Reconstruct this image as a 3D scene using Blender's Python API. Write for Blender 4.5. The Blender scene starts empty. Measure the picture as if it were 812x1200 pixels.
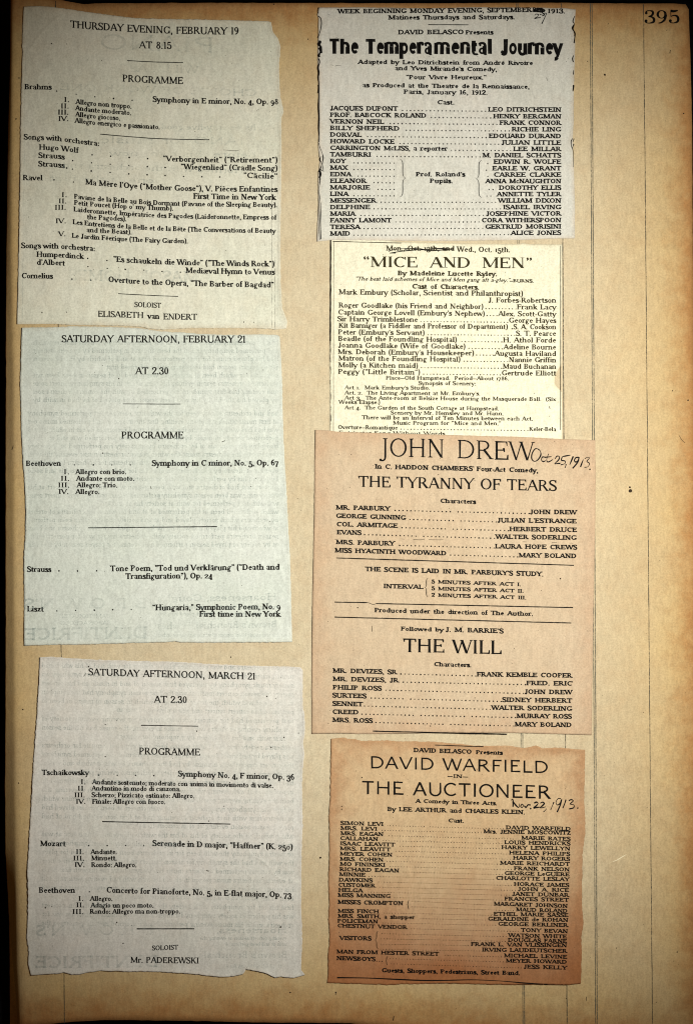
import bpy, math, random
from mathutils import Vector, noise

random.seed(1913)
sc = bpy.context.scene
PX = 1.0 / 3000.0                      # one length step used to lay the page out: a third of a millimetre


def X(px): return (px - 406.0) * PX
def Y(py): return (600.0 - py) * PX


# ------------------------------------------------------------------ camera
cam_d = bpy.data.cameras.new("camera")
cam_d.sensor_fit = 'VERTICAL'; cam_d.sensor_height = 24; cam_d.lens = 50
cam_d.clip_start = 0.01; cam_d.clip_end = 20
cam = bpy.data.objects.new("camera", cam_d)
cam.location = (0, 0, 0.4 * 50 / 24)
cam_d.dof.use_dof = True
cam_d.dof.focus_distance = 0.4 * 50 / 24 - 0.0005
cam_d.dof.aperture_fstop = 22.0
sc.collection.objects.link(cam)
sc.camera = cam

# ------------------------------------------------------------------ world, lamps, exposure
w = bpy.data.worlds.new("World"); sc.world = w; w.use_nodes = True
w.node_tree.nodes["Background"].inputs[0].default_value = (1.0, 0.56, 0.22, 1)
w.node_tree.nodes["Background"].inputs[1].default_value = 0.065


def lamp(name, typ, loc, target, energy, color, **kw):
    d = bpy.data.lights.new(name, typ)
    d.energy = energy; d.color = color
    for k, v in kw.items(): setattr(d, k, v)
    o = bpy.data.objects.new(name, d)
    o.location = loc
    o.rotation_euler = (Vector(target) - Vector(loc)).to_track_quat('-Z', 'Y').to_euler()
    sc.collection.objects.link(o)
    return o


lamp("reading_lamp", 'SPOT', (0.14, 0.05, 0.52), (0.030, 0.004, 0), 20.6, (1.0, 0.985, 0.93),
     spot_size=math.radians(55.5), spot_blend=1.0, shadow_soft_size=0.012)

sc.view_settings.view_transform = 'Standard'
sc.view_settings.look = 'None'
sc.view_settings.exposure = 0.0
sc.view_settings.gamma = 1.0
sc.view_settings.use_curve_mapping = False
sc.render.film_transparent = False
sc.cycles.filter_width = 1.1

# ------------------------------------------------------------------ materials


def nt(name):
    m = bpy.data.materials.new(name); m.use_nodes = True
    return m, m.node_tree.nodes, m.node_tree.links, m.node_tree.nodes["Principled BSDF"]


def mathn(N, L, op, a, b=None, clamp=False):
    n = N.new("ShaderNodeMath"); n.operation = op; n.use_clamp = clamp
    for i, v in enumerate((a, b)):
        if v is None: continue
        if isinstance(v, (int, float)): n.inputs[i].default_value = v
        else: L.new(v, n.inputs[i])
    return n.outputs[0]


def noise_n(N, L, vec, scale, detail=4, rough=0.6, stretch=None):
    if stretch:
        mp = N.new("ShaderNodeMapping"); mp.inputs["Scale"].default_value = stretch
        L.new(vec, mp.inputs[0]); vec = mp.outputs[0]
    n = N.new("ShaderNodeTexNoise"); n.inputs["Scale"].default_value = scale
    n.inputs["Detail"].default_value = detail; n.inputs["Roughness"].default_value = rough
    L.new(vec, n.inputs["Vector"])
    return n.outputs[0]


def ramp(N, L, fac, stops):
    r = N.new("ShaderNodeValToRGB")
    while len(r.color_ramp.elements) < len(stops): r.color_ramp.elements.new(0.5)
    for e, (p, c) in zip(r.color_ramp.elements, stops):
        e.position = p; e.color = (*c, 1)
    L.new(fac, r.inputs[0])
    return r.outputs[0]


def mix(N, L, fac, a, b, mode='MIX'):
    n = N.new("ShaderNodeMix"); n.data_type = 'RGBA'; n.blend_type = mode
    if isinstance(fac, (int, float)): n.inputs[0].default_value = fac
    else: L.new(fac, n.inputs[0])
    for i, v in ((6, a), (7, b)):
        if isinstance(v, tuple): n.inputs[i].default_value = (*v, 1)
        else: L.new(v, n.inputs[i])
    return n.outputs[2]


def paper_mat(name, base, tone, edge_w, edge_s, low=None, low_from=0.5, grain=0.20, mottle=0.14, fox=0.25, bump=0.35, seed=0.0,
              tint=(0.80, 0.86, 0.80), wedge=None, falloff_tone=None):
    """aged paper: grain, soft blotches, foxing, darkening of the exposed edges, and a broad browning with light falloff painted in (uv = place on the sheet)"""
    m, N, L, P = nt(name)
    tc = N.new("ShaderNodeTexCoord")
    off = N.new("ShaderNodeVectorMath"); off.operation = 'ADD'; off.inputs[1].default_value = (seed, seed * 1.7, 0)
    L.new(tc.outputs["Object"], off.inputs[0]); vec = off.outputs[0]
    sep = N.new("ShaderNodeSeparateXYZ"); L.new(tc.outputs["UV"], sep.inputs[0])
    u, v = sep.outputs[0], sep.outputs[1]
    big = noise_n(N, L, vec, 26, 5, 0.6)
    mid = noise_n(N, L, vec, 140, 5, 0.65)
    fine = noise_n(N, L, vec, 1500, 3, 0.7)
    fib = noise_n(N, L, vec, 700, 3, 0.7, stretch=(1.0, 0.3, 1.0))
    # distance to the nearest edge of the sheet (0..0.5)
    du = mathn(N, L, 'MINIMUM', u, mathn(N, L, 'SUBTRACT', 1.0, u))
    dv = mathn(N, L, 'MINIMUM', v, mathn(N, L, 'SUBTRACT', 1.0, v))
    if wedge: du = mathn(N, L, 'MINIMUM', mathn(N, L, 'MULTIPLY', u, wedge), mathn(N, L, 'SUBTRACT', 1.0, u))
    d = mathn(N, L, 'MINIMUM', du, dv)
    d = mathn(N, L, 'SUBTRACT', d, mathn(N, L, 'MULTIPLY', mathn(N, L, 'SUBTRACT', mid, 0.42), edge_w * 1.1))
    e = mathn(N, L, 'DIVIDE', d, edge_w)
    e = mathn(N, L, 'SUBTRACT', 1.0, e, True)
    e = mathn(N, L, 'POWER', e, 1.7)
    e = mathn(N, L, 'MULTIPLY', e, edge_s, True)
    col = mix(N, L, ramp(N, L, big, [(0.36, (0, 0, 0)), (0.66, (mottle, mottle, mottle))]), base,
              tuple(a * b for a, b in zip(base, tint)))
    col = mix(N, L, ramp(N, L, mid, [(0.45, (0, 0, 0)), (0.8, (fox, fox, fox))]), col, tone)
    if low:
        lf = mathn(N, L, 'SUBTRACT', 1.0, v)
        lf = mathn(N, L, 'ADD', lf, mathn(N, L, 'MULTIPLY', mathn(N, L, 'SUBTRACT', big, 0.5), 0.5))
        lf = ramp(N, L, lf, [(low_from, (0, 0, 0)), (1.0, (0.95, 0.95, 0.95))])
        col = mix(N, L, lf, col, low)
    if falloff_tone:  # broad browning toward the edges: ageing, plus the lamplight's falloff put into colour
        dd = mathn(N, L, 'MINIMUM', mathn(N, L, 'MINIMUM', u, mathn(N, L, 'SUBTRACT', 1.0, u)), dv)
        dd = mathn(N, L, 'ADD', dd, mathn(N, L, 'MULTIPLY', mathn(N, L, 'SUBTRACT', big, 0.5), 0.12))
        wf = mathn(N, L, 'POWER', mathn(N, L, 'SUBTRACT', 1.0, mathn(N, L, 'DIVIDE', dd, falloff_tone[0]), True), 1.3)
        col = mix(N, L, mathn(N, L, 'MULTIPLY', wf, falloff_tone[1], True), col, mix(N, L, 1.0, col, falloff_tone[2], 'MULTIPLY'))
    col = mix(N, L, e, col, tone)
    g = mathn(N, L, 'ADD', mathn(N, L, 'MULTIPLY', fine, 0.6), mathn(N, L, 'MULTIPLY', fib, 0.4))
    g = ramp(N, L, g, [(0.30, (1 - grain * 2,) * 3), (0.72, (1 + grain * 0.0,) * 3)])
    col = mix(N, L, 1.0, col, g, 'MULTIPLY')
    L.new(col, P.inputs["Base Color"])
    P.inputs["Roughness"].default_value = 0.85
    P.inputs["Specular IOR Level"].default_value = 0.12
    b = N.new("ShaderNodeBump"); b.inputs["Strength"].default_value = bump; b.inputs["Distance"].default_value = 0.00012
    L.new(mathn(N, L, 'ADD', fine, mathn(N, L, 'MULTIPLY', mid, 3.0)), b.inputs["Height"])
    L.new(b.outputs[0], P.inputs["Normal"])
    return m


def ink_mat(name, col, alpha, wear=0.25, scale=900, rough=0.6, lo=0.30, hi=0.46):
    m, N, L, P = nt(name)
    tc = N.new("ShaderNodeTexCoord")
    n = noise_n(N, L, tc.outputs["Object"], scale, 3, 0.7)
    n2 = noise_n(N, L, tc.outputs["Object"], 60, 3, 0.6)
    s = mathn(N, L, 'ADD', mathn(N, L, 'MULTIPLY', n, 0.6), mathn(N, L, 'MULTIPLY', n2, 0.4))
    a = ramp(N, L, s, [(lo, (max(alpha - wear, 0),) * 3), (hi, (alpha,) * 3)])
    P.inputs["Base Color"].default_value = (*col, 1)
    P.inputs["Roughness"].default_value = rough
    P.inputs["Specular IOR Level"].default_value = 0.02
    L.new(a, P.inputs["Alpha"])
    return m


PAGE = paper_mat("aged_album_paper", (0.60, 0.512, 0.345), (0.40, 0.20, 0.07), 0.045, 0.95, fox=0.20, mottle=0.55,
                 tint=(0.86, 0.80, 0.72), bump=0.4, wedge=14.0, falloff_tone=(0.20, 1.0, (0.95, 0.78, 0.50)))
NEWS_A = paper_mat("grey_programme_paper", (0.71, 0.695, 0.57), (0.56, 0.46, 0.31), 0.02, 0.35, fox=0.25, mottle=0.38, seed=3.1)
NEWS_B = paper_mat("pale_programme_paper", (0.64, 0.67, 0.60), (0.58, 0.54, 0.40), 0.015, 0.25, fox=0.12, mottle=0.40, seed=5.7)
NEWS_C = paper_mat("dull_programme_paper", (0.68, 0.66, 0.60), (0.56, 0.46, 0.36), 0.015, 0.25, fox=0.25, mottle=0.36, seed=8.3)
NEWS_G = paper_mat("grey_newsprint", (0.64, 0.62, 0.545), (0.55, 0.42, 0.28), 0.02, 0.35, fox=0.18, mottle=0.3, seed=11.0)
NEWS_F = paper_mat("cream_newsprint", (0.78, 0.74, 0.56), (0.64, 0.52, 0.30), 0.02, 0.3, fox=0.12, mottle=0.25, seed=14.0)
NEWS_E = paper_mat("pinkish_newsprint", (0.565, 0.445, 0.30), (0.50, 0.31, 0.18), 0.10, 0.42, fox=0.22, mottle=0.3, seed=17.0,
                   tint=(0.92, 0.84, 0.74))
NEWS_D = paper_mat("browned_newsprint", (0.57, 0.415, 0.24), (0.36, 0.15, 0.055), 0.10, 0.50, low=(0.34, 0.125, 0.045), low_from=0.50,
                   fox=0.25, mottle=0.3, seed=20.0, tint=(0.9, 0.8, 0.7))


def ghost_mat():
    m, N, L, P = nt("show_through_ink")
    tc = N.new("ShaderNodeTexCoord")
    n = noise_n(N, L, tc.outputs["Object"], 55, 4, 0.6)
    n2 = noise_n(N, L, tc.outputs["Object"], 900, 3, 0.7)
    a = mathn(N, L, 'MULTIPLY', ramp(N, L, n, [(0.40, (0.05,) * 3), (0.64, (0.25,) * 3)]), ramp(N, L, n2, [(0.35, (0.35,) * 3), (0.6, (1.0,) * 3)]))
    P.inputs["Base Color"].default_value = (0.27, 0.33, 0.31, 1)
    P.inputs["Roughness"].default_value = 0.9
    L.new(a, P.inputs["Alpha"])
    return m


INK = ink_mat("printing_ink", (0.005, 0.0045, 0.004), 0.98, 0.28)
INK_SOFT = ink_mat("worn_printing_ink", (0.010, 0.009, 0.007), 0.95, 0.38)
INK_BROWN = ink_mat("faded_printing_ink", (0.030, 0.024, 0.010), 0.93, 0.42)
INK_PEN = ink_mat("pen_ink", (0.005, 0.005, 0.006), 0.98, 0.25, rough=0.7)
INK_RULE = ink_mat("ruled_line_ink", (0.06, 0.055, 0.04), 0.92, 0.65, scale=1100, lo=0.42, hi=0.55)
INK_RULE2 = ink_mat("wide_ruled_line_ink", (0.10, 0.10, 0.075), 0.80, 0.62, scale=1100, lo=0.40, hi=0.58)
INK_SEAM = ink_mat("edge_rule_ink", (0.03, 0.025, 0.02), 0.8, 0.8, scale=420, lo=0.42, hi=0.60)
GHOST = ghost_mat()
SPECK = ink_mat("speck_ink", (0.03, 0.02, 0.012), 0.9, 0.4)


def table_mat():
    m, N, L, P = nt("black_cloth")
    tc = N.new("ShaderNodeTexCoord")
    n = noise_n(N, L, tc.outputs["Object"], 500, 4, 0.7)
    L.new(ramp(N, L, n, [(0.4, (0.0015, 0.0015, 0.002)), (0.8, (0.006, 0.005, 0.005))]), P.inputs["Base Color"])
    P.inputs["Roughness"].default_value = 0.95
    P.inputs["Specular IOR Level"].default_value = 0.05
    return m


CLOTH = table_mat()

# ------------------------------------------------------------------ heights


def lerp(a, b, t): return a + (b - a) * t


def interp(tab, x):
    if x <= tab[0][0]: return tab[0][1]
    for (x0, y0), (x1, y1) in zip(tab, tab[1:]):
        if x <= x1: return lerp(y0, y1, (x - x0) / (x1 - x0))
    return tab[-1][1]


GUT_K = [(0, 4), (80, 3), (200, 1.5), (380, .95), (560, .8), (850, .9), (1000, 1.2), (1080, 2.6), (1200, 5)]
GUT_X = [(0, 13), (150, 12.5), (300, 13), (450, 16.5), (600, 16.5), (850, 17.5), (1050, 20), (1130, 19.5), (1200, 22)]


def page_z(x, y):
    """height of the page surface in layout steps"""
    z = 1.1 * noise.noise(Vector((x / 170.0, y / 240.0, 3.3))) + 0.35 * noise.noise(Vector((x / 60.0, y / 80.0, 9.3)))
    gx = interp(GUT_X, y)
    q_ = (gx - x) / 1.3
    z -= min(interp(GUT_K, y) * 1.3 * (math.log1p(math.exp(q_)) if q_ < 30 else q_), 48)
    if x < 70: z -= 0.0012 * (70 - x) ** 2
    return z


def seg_dist(px, py, a, b):
    dx, dy = b[0] - a[0], b[1] - a[1]
    t = max(0, min(1, ((px - a[0]) * dx + (py - a[1]) * dy) / (dx * dx + dy * dy + 1e-9)))
    return math.hypot(px - a[0] - t * dx, py - a[1] - t * dy)


class Sheet:
    """a sheet of paper given by its four edge polylines (top: left to right, right: top to bottom, ...)"""
    def __init__(s, name, top, right, bottom, left, lift, mat, ink, seed, relief=0.7, curl=1.0, ragged=0.45, parent=None):
        s.name, s.mat, s.ink, s.seed, s.lift, s.relief, s.curl, s.ragged = name, mat, ink, seed, lift, relief, curl, ragged
        s.t, s.r, s.b, s.l = top, right, bottom, left
        s.poly = top + right + bottom[::-1] + left[::-1]
        xs = [p[0] for p in s.poly]; ys = [p[1] for p in s.poly]
        s.cx, s.cy = (min(xs) + max(xs)) / 2, (min(ys) + max(ys)) / 2
        s.zfn = page_z; s.creases = []

    def z(s, x, y):
        d = min(seg_dist(x, y, a, b) for a, b in zip(s.poly, s.poly[1:] + s.poly[:1])) if s.curl else 99
        c = s.curl * (0.5 + 0.9 * max(0, noise.noise(Vector((x / 38.0, y / 38.0, s.seed))) + 0.25)) * math.exp(-d / 3.5)
        h = s.relief * (noise.noise(Vector((x / 75.0, y / 75.0, s.seed))) + 0.55 * noise.noise(Vector((x / 24.0, y / 24.0, s.seed + 5))))
        for pl, am in s.creases:
            h += am * math.exp(-(min(seg_dist(x, y, a, b) for a, b in zip(pl, pl[1:])) / 1.2) ** 2)
        return s.zfn(x, y) + s.lift + c + h + 0.5

    def fast_z(s):
        """height look-up on a coarse lattice, for print"""
        cache = {}
        def f(x, y, q=3.0):
            i, j = math.floor(x / q), math.floor(y / q)
            def g(a, b):
                k = (a, b)
                if k not in cache: cache[k] = s.z(a * q, b * q)
                return cache[k]
            fx, fy = x / q - i, y / q - j
            return lerp(lerp(g(i, j), g(i + 1, j), fx), lerp(g(i, j + 1), g(i + 1, j + 1), fx), fy)
        return f


def along(poly, t):
    ls = [math.hypot(b[0] - a[0], b[1] - a[1]) for a, b in zip(poly, poly[1:])]
    T = sum(ls) * t
    for (a, b), l in zip(zip(poly, poly[1:]), ls):
        if T <= l or (a, b) == (poly[-2], poly[-1]):
            k = min(1, T / l) if l else 0
            return (lerp(a[0], b[0], k), lerp(a[1], b[1], k))
        T -= l
    return poly[-1]


def ragged_line(poly, n, amp, seed, ts):
    out = []
    for t in ts:
        x, y = along(poly, t)
        f = min(1, 12 * t, 12 * (1 - t))
        a = amp * f
        x += a * (noise.noise(Vector((x / 4.0, y / 4.0, seed))) * 1.2 + noise.noise(Vector((x / 1.3, y / 1.3, seed + 2))) * 0.7)
        y += a * (noise.noise(Vector((x / 4.0, y / 4.0, seed + 7))) * 1.2 + noise.noise(Vector((x / 1.3, y / 1.3, seed + 9))) * 0.7)
        out.append((x, y))
    return out


def build_sheet(S, us, vs, thick=0.45, q=None):
    nu, nv = len(us), len(vs)
    top = ragged_line(S.t, nu, S.ragged, S.seed, us); bot = ragged_line(S.b, nu, S.ragged, S.seed + 20, us)
    lef = ragged_line(S.l, nv, S.ragged, S.seed + 40, vs); rig = ragged_line(S.r, nv, S.ragged, S.seed + 60, vs)
    P00, P10, P01, P11 = top[0], top[-1], bot[0], bot[-1]
    verts, uvs = [], []
    for j, v in enumerate(vs):
        for i, u in enumerate(us):
            p = []
            for k in (0, 1):
                c = (1 - v) * top[i][k] + v * bot[i][k] + (1 - u) * lef[j][k] + u * rig[j][k]
                c -= (1 - u) * (1 - v) * P00[k] + u * (1 - v) * P10[k] + (1 - u) * v * P01[k] + u * v * P11[k]
                p.append(c)
            z = S.z(*p)
            verts.append(((p[0] - S.cx) * PX, -(p[1] - S.cy) * PX, z * PX)); uvs.append((u, 1 - v))
    faces = [(j * nu + i, (j + 1) * nu + i, (j + 1) * nu + i + 1, j * nu + i + 1) for j in range(nv - 1) for i in range(nu - 1)]
    ring = [i for i in range(nu)] + [j * nu + nu - 1 for j in range(1, nv)] + \
           [(nv - 1) * nu + i for i in range(nu - 2, -1, -1)] + [j * nu for j in range(nv - 2, 0, -1)]
    base = len(verts)
    for k in ring:
        x, y, z = verts[k]; verts.append((x, y, z - thick * PX)); uvs.append(uvs[k])
    R = len(ring)
    for a in range(R):
        b = (a + 1) % R
        faces.append((ring[a], ring[b], base + b, base + a))
    me = bpy.data.meshes.new(S.name); me.from_pydata(verts, [], faces)
    uvl = me.uv_layers.new(name="uv")
    for lp in me.loops: uvl.data[lp.index].uv = uvs[lp.vertex_index]
    for p in me.polygons: p.use_smooth = p.index < (nu - 1) * (nv - 1)
    me.materials.append(S.mat)
    o = bpy.data.objects.new(S.name, me)
    o.location = (X(S.cx), Y(S.cy), 0)
    sc.collection.objects.link(o)
    S.obj = o
    S.pz = S.fast_z()
    return o


# ------------------------------------------------------------------ a small type designer: glyphs as stems, bars, bowls, arms
#  V x y0 y1 [flags]   stem (b/t both-sided foot/top serif, q/p left-sided foot/top, f right-sided foot)     N = hairline stem
#  H x0 x1 y  bar      D x0 y0 x1 y1 T|t [bt]  diagonal     A cx cy rx ry a0 a1  bowl (outer size)    B same but size at the centreline
#  E x y h  beak       C x y w ...  free stroke             P x y [r] dot        S x0 x1 y serif
G = {
'A': (74, 'D 6 0 37 100 t b;D 37 100 68 0 T b;H 18 58 36'),
'B': (68, 'V 15 0 100 pq;H 15 38 100;H 15 38 52;H 15 38 0;A 35 76 23 24 -90 90;A 36 27 27 27 -90 90'),
'C': (74, 'A 41 50 37 51 44 316;E 69 98 -28'),
'D': (80, 'V 15 0 100 pq;H 15 38 100;H 15 38 0;A 35 50 40 50 -90 90'),
'E': (66, 'V 15 0 100 pq;H 15 57 100;H 15 46 52;H 15 60 0;E 57 100 -24;E 46 63 -22;E 60 0 27'),
'F': (60, 'V 15 0 100 pb;H 15 56 100;H 15 46 52;E 56 100 -24;E 46 63 -22'),
'G': (80, 'A 41 50 37 51 44 312;E 69 98 -28;V 66 4 42 t'),
'H': (84, 'V 16 0 100 bt;V 68 0 100 bt;H 16 68 52'),
'I': (34, 'V 17 0 100 bt'),
'J': (46, 'V 29 18 100 t;C 29 20 1 26 6 .7 16 1 .3 8 8 .8;P 9 14 8'),
'\x01': (46, 'V 29 0 100 t;C 29 4 1 27 -12 .7 18 -21 .4 8 -18 1;P 8 -17 7'),
'K': (76, 'V 16 0 100 bt;D 18 42 60 100 t t;D 32 60 66 0 T b'),
'L': (62, 'V 15 0 100 qt;H 15 57 0;E 57 0 30'),
'M': (98, 'N 15 0 100 bp;D 15 100 48 6 T;D 48 6 83 100 t;V 83 0 100 bt'),
'N': (82, 'N 15 0 100 bp;D 14 100 67 0 T;N 67 0 100 t'),
'O': (82, 'A 41 50 37 51 0 360'),
'P': (64, 'V 15 0 100 pb;H 15 36 100;H 15 36 46;A 34 73 25 27 -90 90'),
'Q': (82, 'A 41 50 37 51 0 360;C 40 14 .6 56 -6 .9 76 -14 .3'),
'R': (74, 'V 15 0 100 pb;H 15 36 100;H 15 36 48;A 34 74 24 26 -90 90;D 36 50 66 0 T b'),
'S': (56, 'C 47 80 .1 41 92 .1 28 97 0 13 90 .5 8 76 .8 16 61 1 31 51 1 44 39 1 49 24 .9 43 9 .6 28 3 0 13 8 .1 7 22 .1;E 47 98 -26;E 7 2 26'),
'T': (70, 'V 35 0 100 b;H 5 65 100;E 5 100 -26;E 65 100 -26'),
'U': (80, 'V 15 33 100 t;B 41 34 26 33 180 360;N 67 33 100 t'),
'V': (72, 'D 6 100 37 0 T t;D 37 0 68 100 t t'),
'W': (104, 'D 5 100 30 0 T t;D 30 0 52 98 t;D 50 100 76 0 T t;D 76 0 100 100 t t'),
'X': (74, 'D 9 100 65 0 T bt;D 10 0 64 100 t bt'),
'Y': (72, 'D 6 100 36 46 T t;D 68 100 37 46 t t;V 36.5 0 50 b'),
'Z': (64, 'H 8 56 100;H 8 58 0;D 54 98 11 2 T;E 9 100 -22;E 57 0 25'),
'a': (54, 'V 39 6 44;B 25 44 14 17 0 155;A 25 18 19 19 40 330;C 39 8 .8 43 3 .2 50 5 0;P 14 50 5'),
'b': (60, 'V 13 0 100 p;A 32 32 24 33 0 360'),
'c': (50, 'A 28 32 23 33 48 318;P 43 51 6'),
'd': (62, 'A 30 32 24 33 0 360;V 48 0 100 p;S 48 58 0'),
'e': (52, 'A 28 32 23 33 2 318;H 8 48 37'),
'f': (36, 'V 16 0 80 b;B 30 80 14 17 80 180;H 4 31 64;P 33 92 5.5'),
'g': (56, 'A 26 42 19 23 0 360;A 27 -14 22 17 0 360;C 14 24 .4 9 14 .7 20 5 .9 36 3 .8;C 40 58 .1 50 62 .2 53 58 .4'),
'h': (64, 'V 13 0 100 bp;V 48 0 40 b;B 30.5 40 17.5 22 0 180'),
'i': (30, 'V 15 0 64 bp;P 15 87 8'),
'j': (28, 'V 16 -12 64 p;C 16 -10 1 13 -24 .6 3 -27 .6;P 16 87 8'),
'k': (60, 'V 13 0 100 bp;D 15 24 44 64 t t;D 24 38 51 0 T b'),
'l': (30, 'V 15 0 100 bp'),
'm': (96, 'V 13 0 64 bp;V 47 0 40 b;V 81 0 40 b;B 30 40 17 22 0 180;B 64 40 17 22 0 180'),
'n': (64, 'V 13 0 64 bp;V 48 0 40 b;B 30.5 40 17.5 22 0 180'),
'o': (56, 'A 28 32 24 33 0 360'),
'p': (60, 'V 13 -32 64 bp;A 32 32 24 33 0 360'),
'q': (60, 'V 47 -32 64 b;A 28 32 24 33 0 360'),
'r': (44, 'V 13 0 64 bp;B 29 42 16 19 60 180;P 37 54 6.5'),
's': (44, 'C 36 50 .1 31 59 .1 21 61 .1 10 56 .6 10 45 .9 21 36 1 32 28 1 37 17 .9 32 6 .5 21 3 .1 11 5 .1 6 14 .1;E 36 64 -18;E 6 0 18'),
't': (38, 'V 16 14 84;H 3 33 64;B 28 14 12 12 180 310'),
'u': (64, 'V 15 24 64 p;B 31 24 16 22 180 360;V 48 0 64 p;S 48 58 0'),
'v': (56, 'D 5 64 28 0 T t;D 28 0 51 64 t t'),
'w': (82, 'D 4 64 24 0 T t;D 24 0 41 62 t;D 40 64 60 0 T;D 60 0 78 64 t t'),
'x': (58, 'D 8 64 49 0 T bt;D 8 0 48 64 t bt'),
'y': (56, 'D 5 64 29 0 T t;D 51 64 23 -20 t t;C 24 -18 .2 18 -28 .3 7 -28 .8'),
'z': (50, 'H 7 43 64;H 7 44 0;D 40 63 10 1 T;E 8 64 -14;E 43 0 16'),
'0': (54, 'A 27 50 23 51 0 360'),
'1': (38, 'V 20 0 100 b;D 20 98 8 86 t'),
'2': (54, 'C 8 74 .6 12 92 .2 27 97 .1 43 88 .8 44 70 1 32 46 .8 14 20 .3 6 4 .2;H 6 46 0;E 46 0 22;P 11 76 8'),
'3': (54, 'C 9 78 .5 14 93 .2 27 97 .1 40 90 .8 41 72 .9 34 58 .6 22 53 .1 36 49 .5 46 34 1 44 12 .9 26 3 .1 11 8 .2 7 22 .5;P 12 79 8;P 11 20 9'),
'4': (56, 'V 38 0 100 b;H 4 52 26;D 38 98 6 28 t'),
'5': (54, 'N 13 50 98;C 12 95 1 26 91 .9 44 97 .3;C 13 52 .1 26 60 .2 40 54 .8 46 34 1 42 12 .8 25 3 .1 11 8 .2 7 22 .5;P 11 20 9'),
'6': (54, 'A 28 30 23 31 0 360;C 9 34 1 14 70 .9 28 91 .5 42 97 .1'),
'7': (52, 'H 7 46 100;E 7 100 -24;C 45 96 .1 32 60 .6 22 28 .9 20 2 1'),
'8': (54, 'A 27 76 19 25 0 360;A 27 27 23 29 0 360'),
'9': (54, 'A 26 69 23 32 0 360;C 45 66 1 40 30 .9 26 9 .5 12 3 .1'),
'.': (24, 'P 12 6 8'), ',': (24, 'P 12 6 8;C 16 4 .4 15 -8 .4 8 -18 0'),
':': (26, 'P 13 6 8;P 13 52 8'), ';': (26, 'P 13 52 8;P 13 6 8;C 17 4 .4 15 -8 .4 9 -18 0'),
"'": (22, 'P 11 92 7;C 14 90 .4 13 82 .3 8 74 0'), '`': (22, 'P 12 80 7;C 9 82 .4 10 92 .3 14 98 0'),
'\u201c': (42, 'P 14 80 7;C 10 82 .4 11 92 .3 16 99 0;P 32 80 7;C 28 82 .4 29 92 .3 34 99 0'),
'\u201d': (42, 'P 12 92 7;C 15 90 .4 14 82 .3 8 74 0;P 30 92 7;C 33 90 .4 32 82 .3 26 74 0'),
'(': (32, 'C 26 104 0 14 82 .5 10 42 .9 14 4 .5 26 -20 0'), ')': (32, 'C 6 104 0 18 82 .5 22 42 .9 18 4 .5 6 -20 0'),
'-': (34, 'H 5 29 30;H 5 29 32'), '\u2014': (70, 'H 3 67 32;H 3 67 34'),
'\u00e6': (80, 'A 22 18 18 19 40 330;B 24 44 13 17 20 155;A 56 32 22 33 2 318;H 36 74 37;V 37 6 44'),
' ': (34, ''),
}
ACC = {'é': ('e', 'D 26 74 36 92 T'), 'è': ('e', 'D 30 74 20 92 T'), 'ê': ('e', 'D 16 76 28 92 t;D 28 92 40 76 t'),
       'ä': ('a', 'P 17 82 7;P 36 82 7'), 'ë': ('e', 'P 17 82 7;P 36 82 7')}
for ch_, (b_, ex_) in ACC.items(): G[ch_] = (G[b_][0], G[b_][1] + ';' + ex_)

#        thick, thin, serif length, serif height, old-style figures, slant, word space
ST = {
 'R': dict(T=17, t=10.5, s=8, sh=8, os=0, sl=0, sp=38),        # titles of the concert programmes
 'o': dict(T=22, t=13, s=9, sh=12, os=1, sl=0, sp=30, xh=66),        # old-style body
 's': dict(T=25, t=17.5, s=14, sh=18, os=0, sl=0, sp=46, xh=69),        # heavy typewriter-like roman
 'b': dict(T=27, t=18, s=12, sh=18, os=0, sl=0, sp=46, xh=70),        # its bold
 'm': dict(T=21, t=12, s=9, sh=11, os=1, sl=0, sp=38, xh=67),
 'M': dict(T=21, t=8, s=9, sh=5, os=0, sl=0, sp=60),          # MICE AND MEN
 'i': dict(T=18, t=12, s=5, sh=9, os=1, sl=0.28, sp=34),
 'l': dict(T=10, t=6.5, s=7, sh=5, os=0, sl=0, sp=36, jd=1),   # light roman
 'W': dict(T=15.5, t=8.5, s=6, sh=6, os=0, sl=0, sp=40),
 'h': dict(T=25, t=19, s=0, sh=0, os=0, sl=0, sp=66, xh=75),         # heavy grotesque
 'g': dict(T=13, t=11, s=0, sh=0, os=0, sl=0, sp=40),      # light gothic
 'n': dict(T=17, t=5.5, s=8, sh=5, os=0, sl=0, sp=30),          # page number
 'G': dict(T=20, t=14, s=9, sh=9, os=0, sl=0, sp=36),
}


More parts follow.
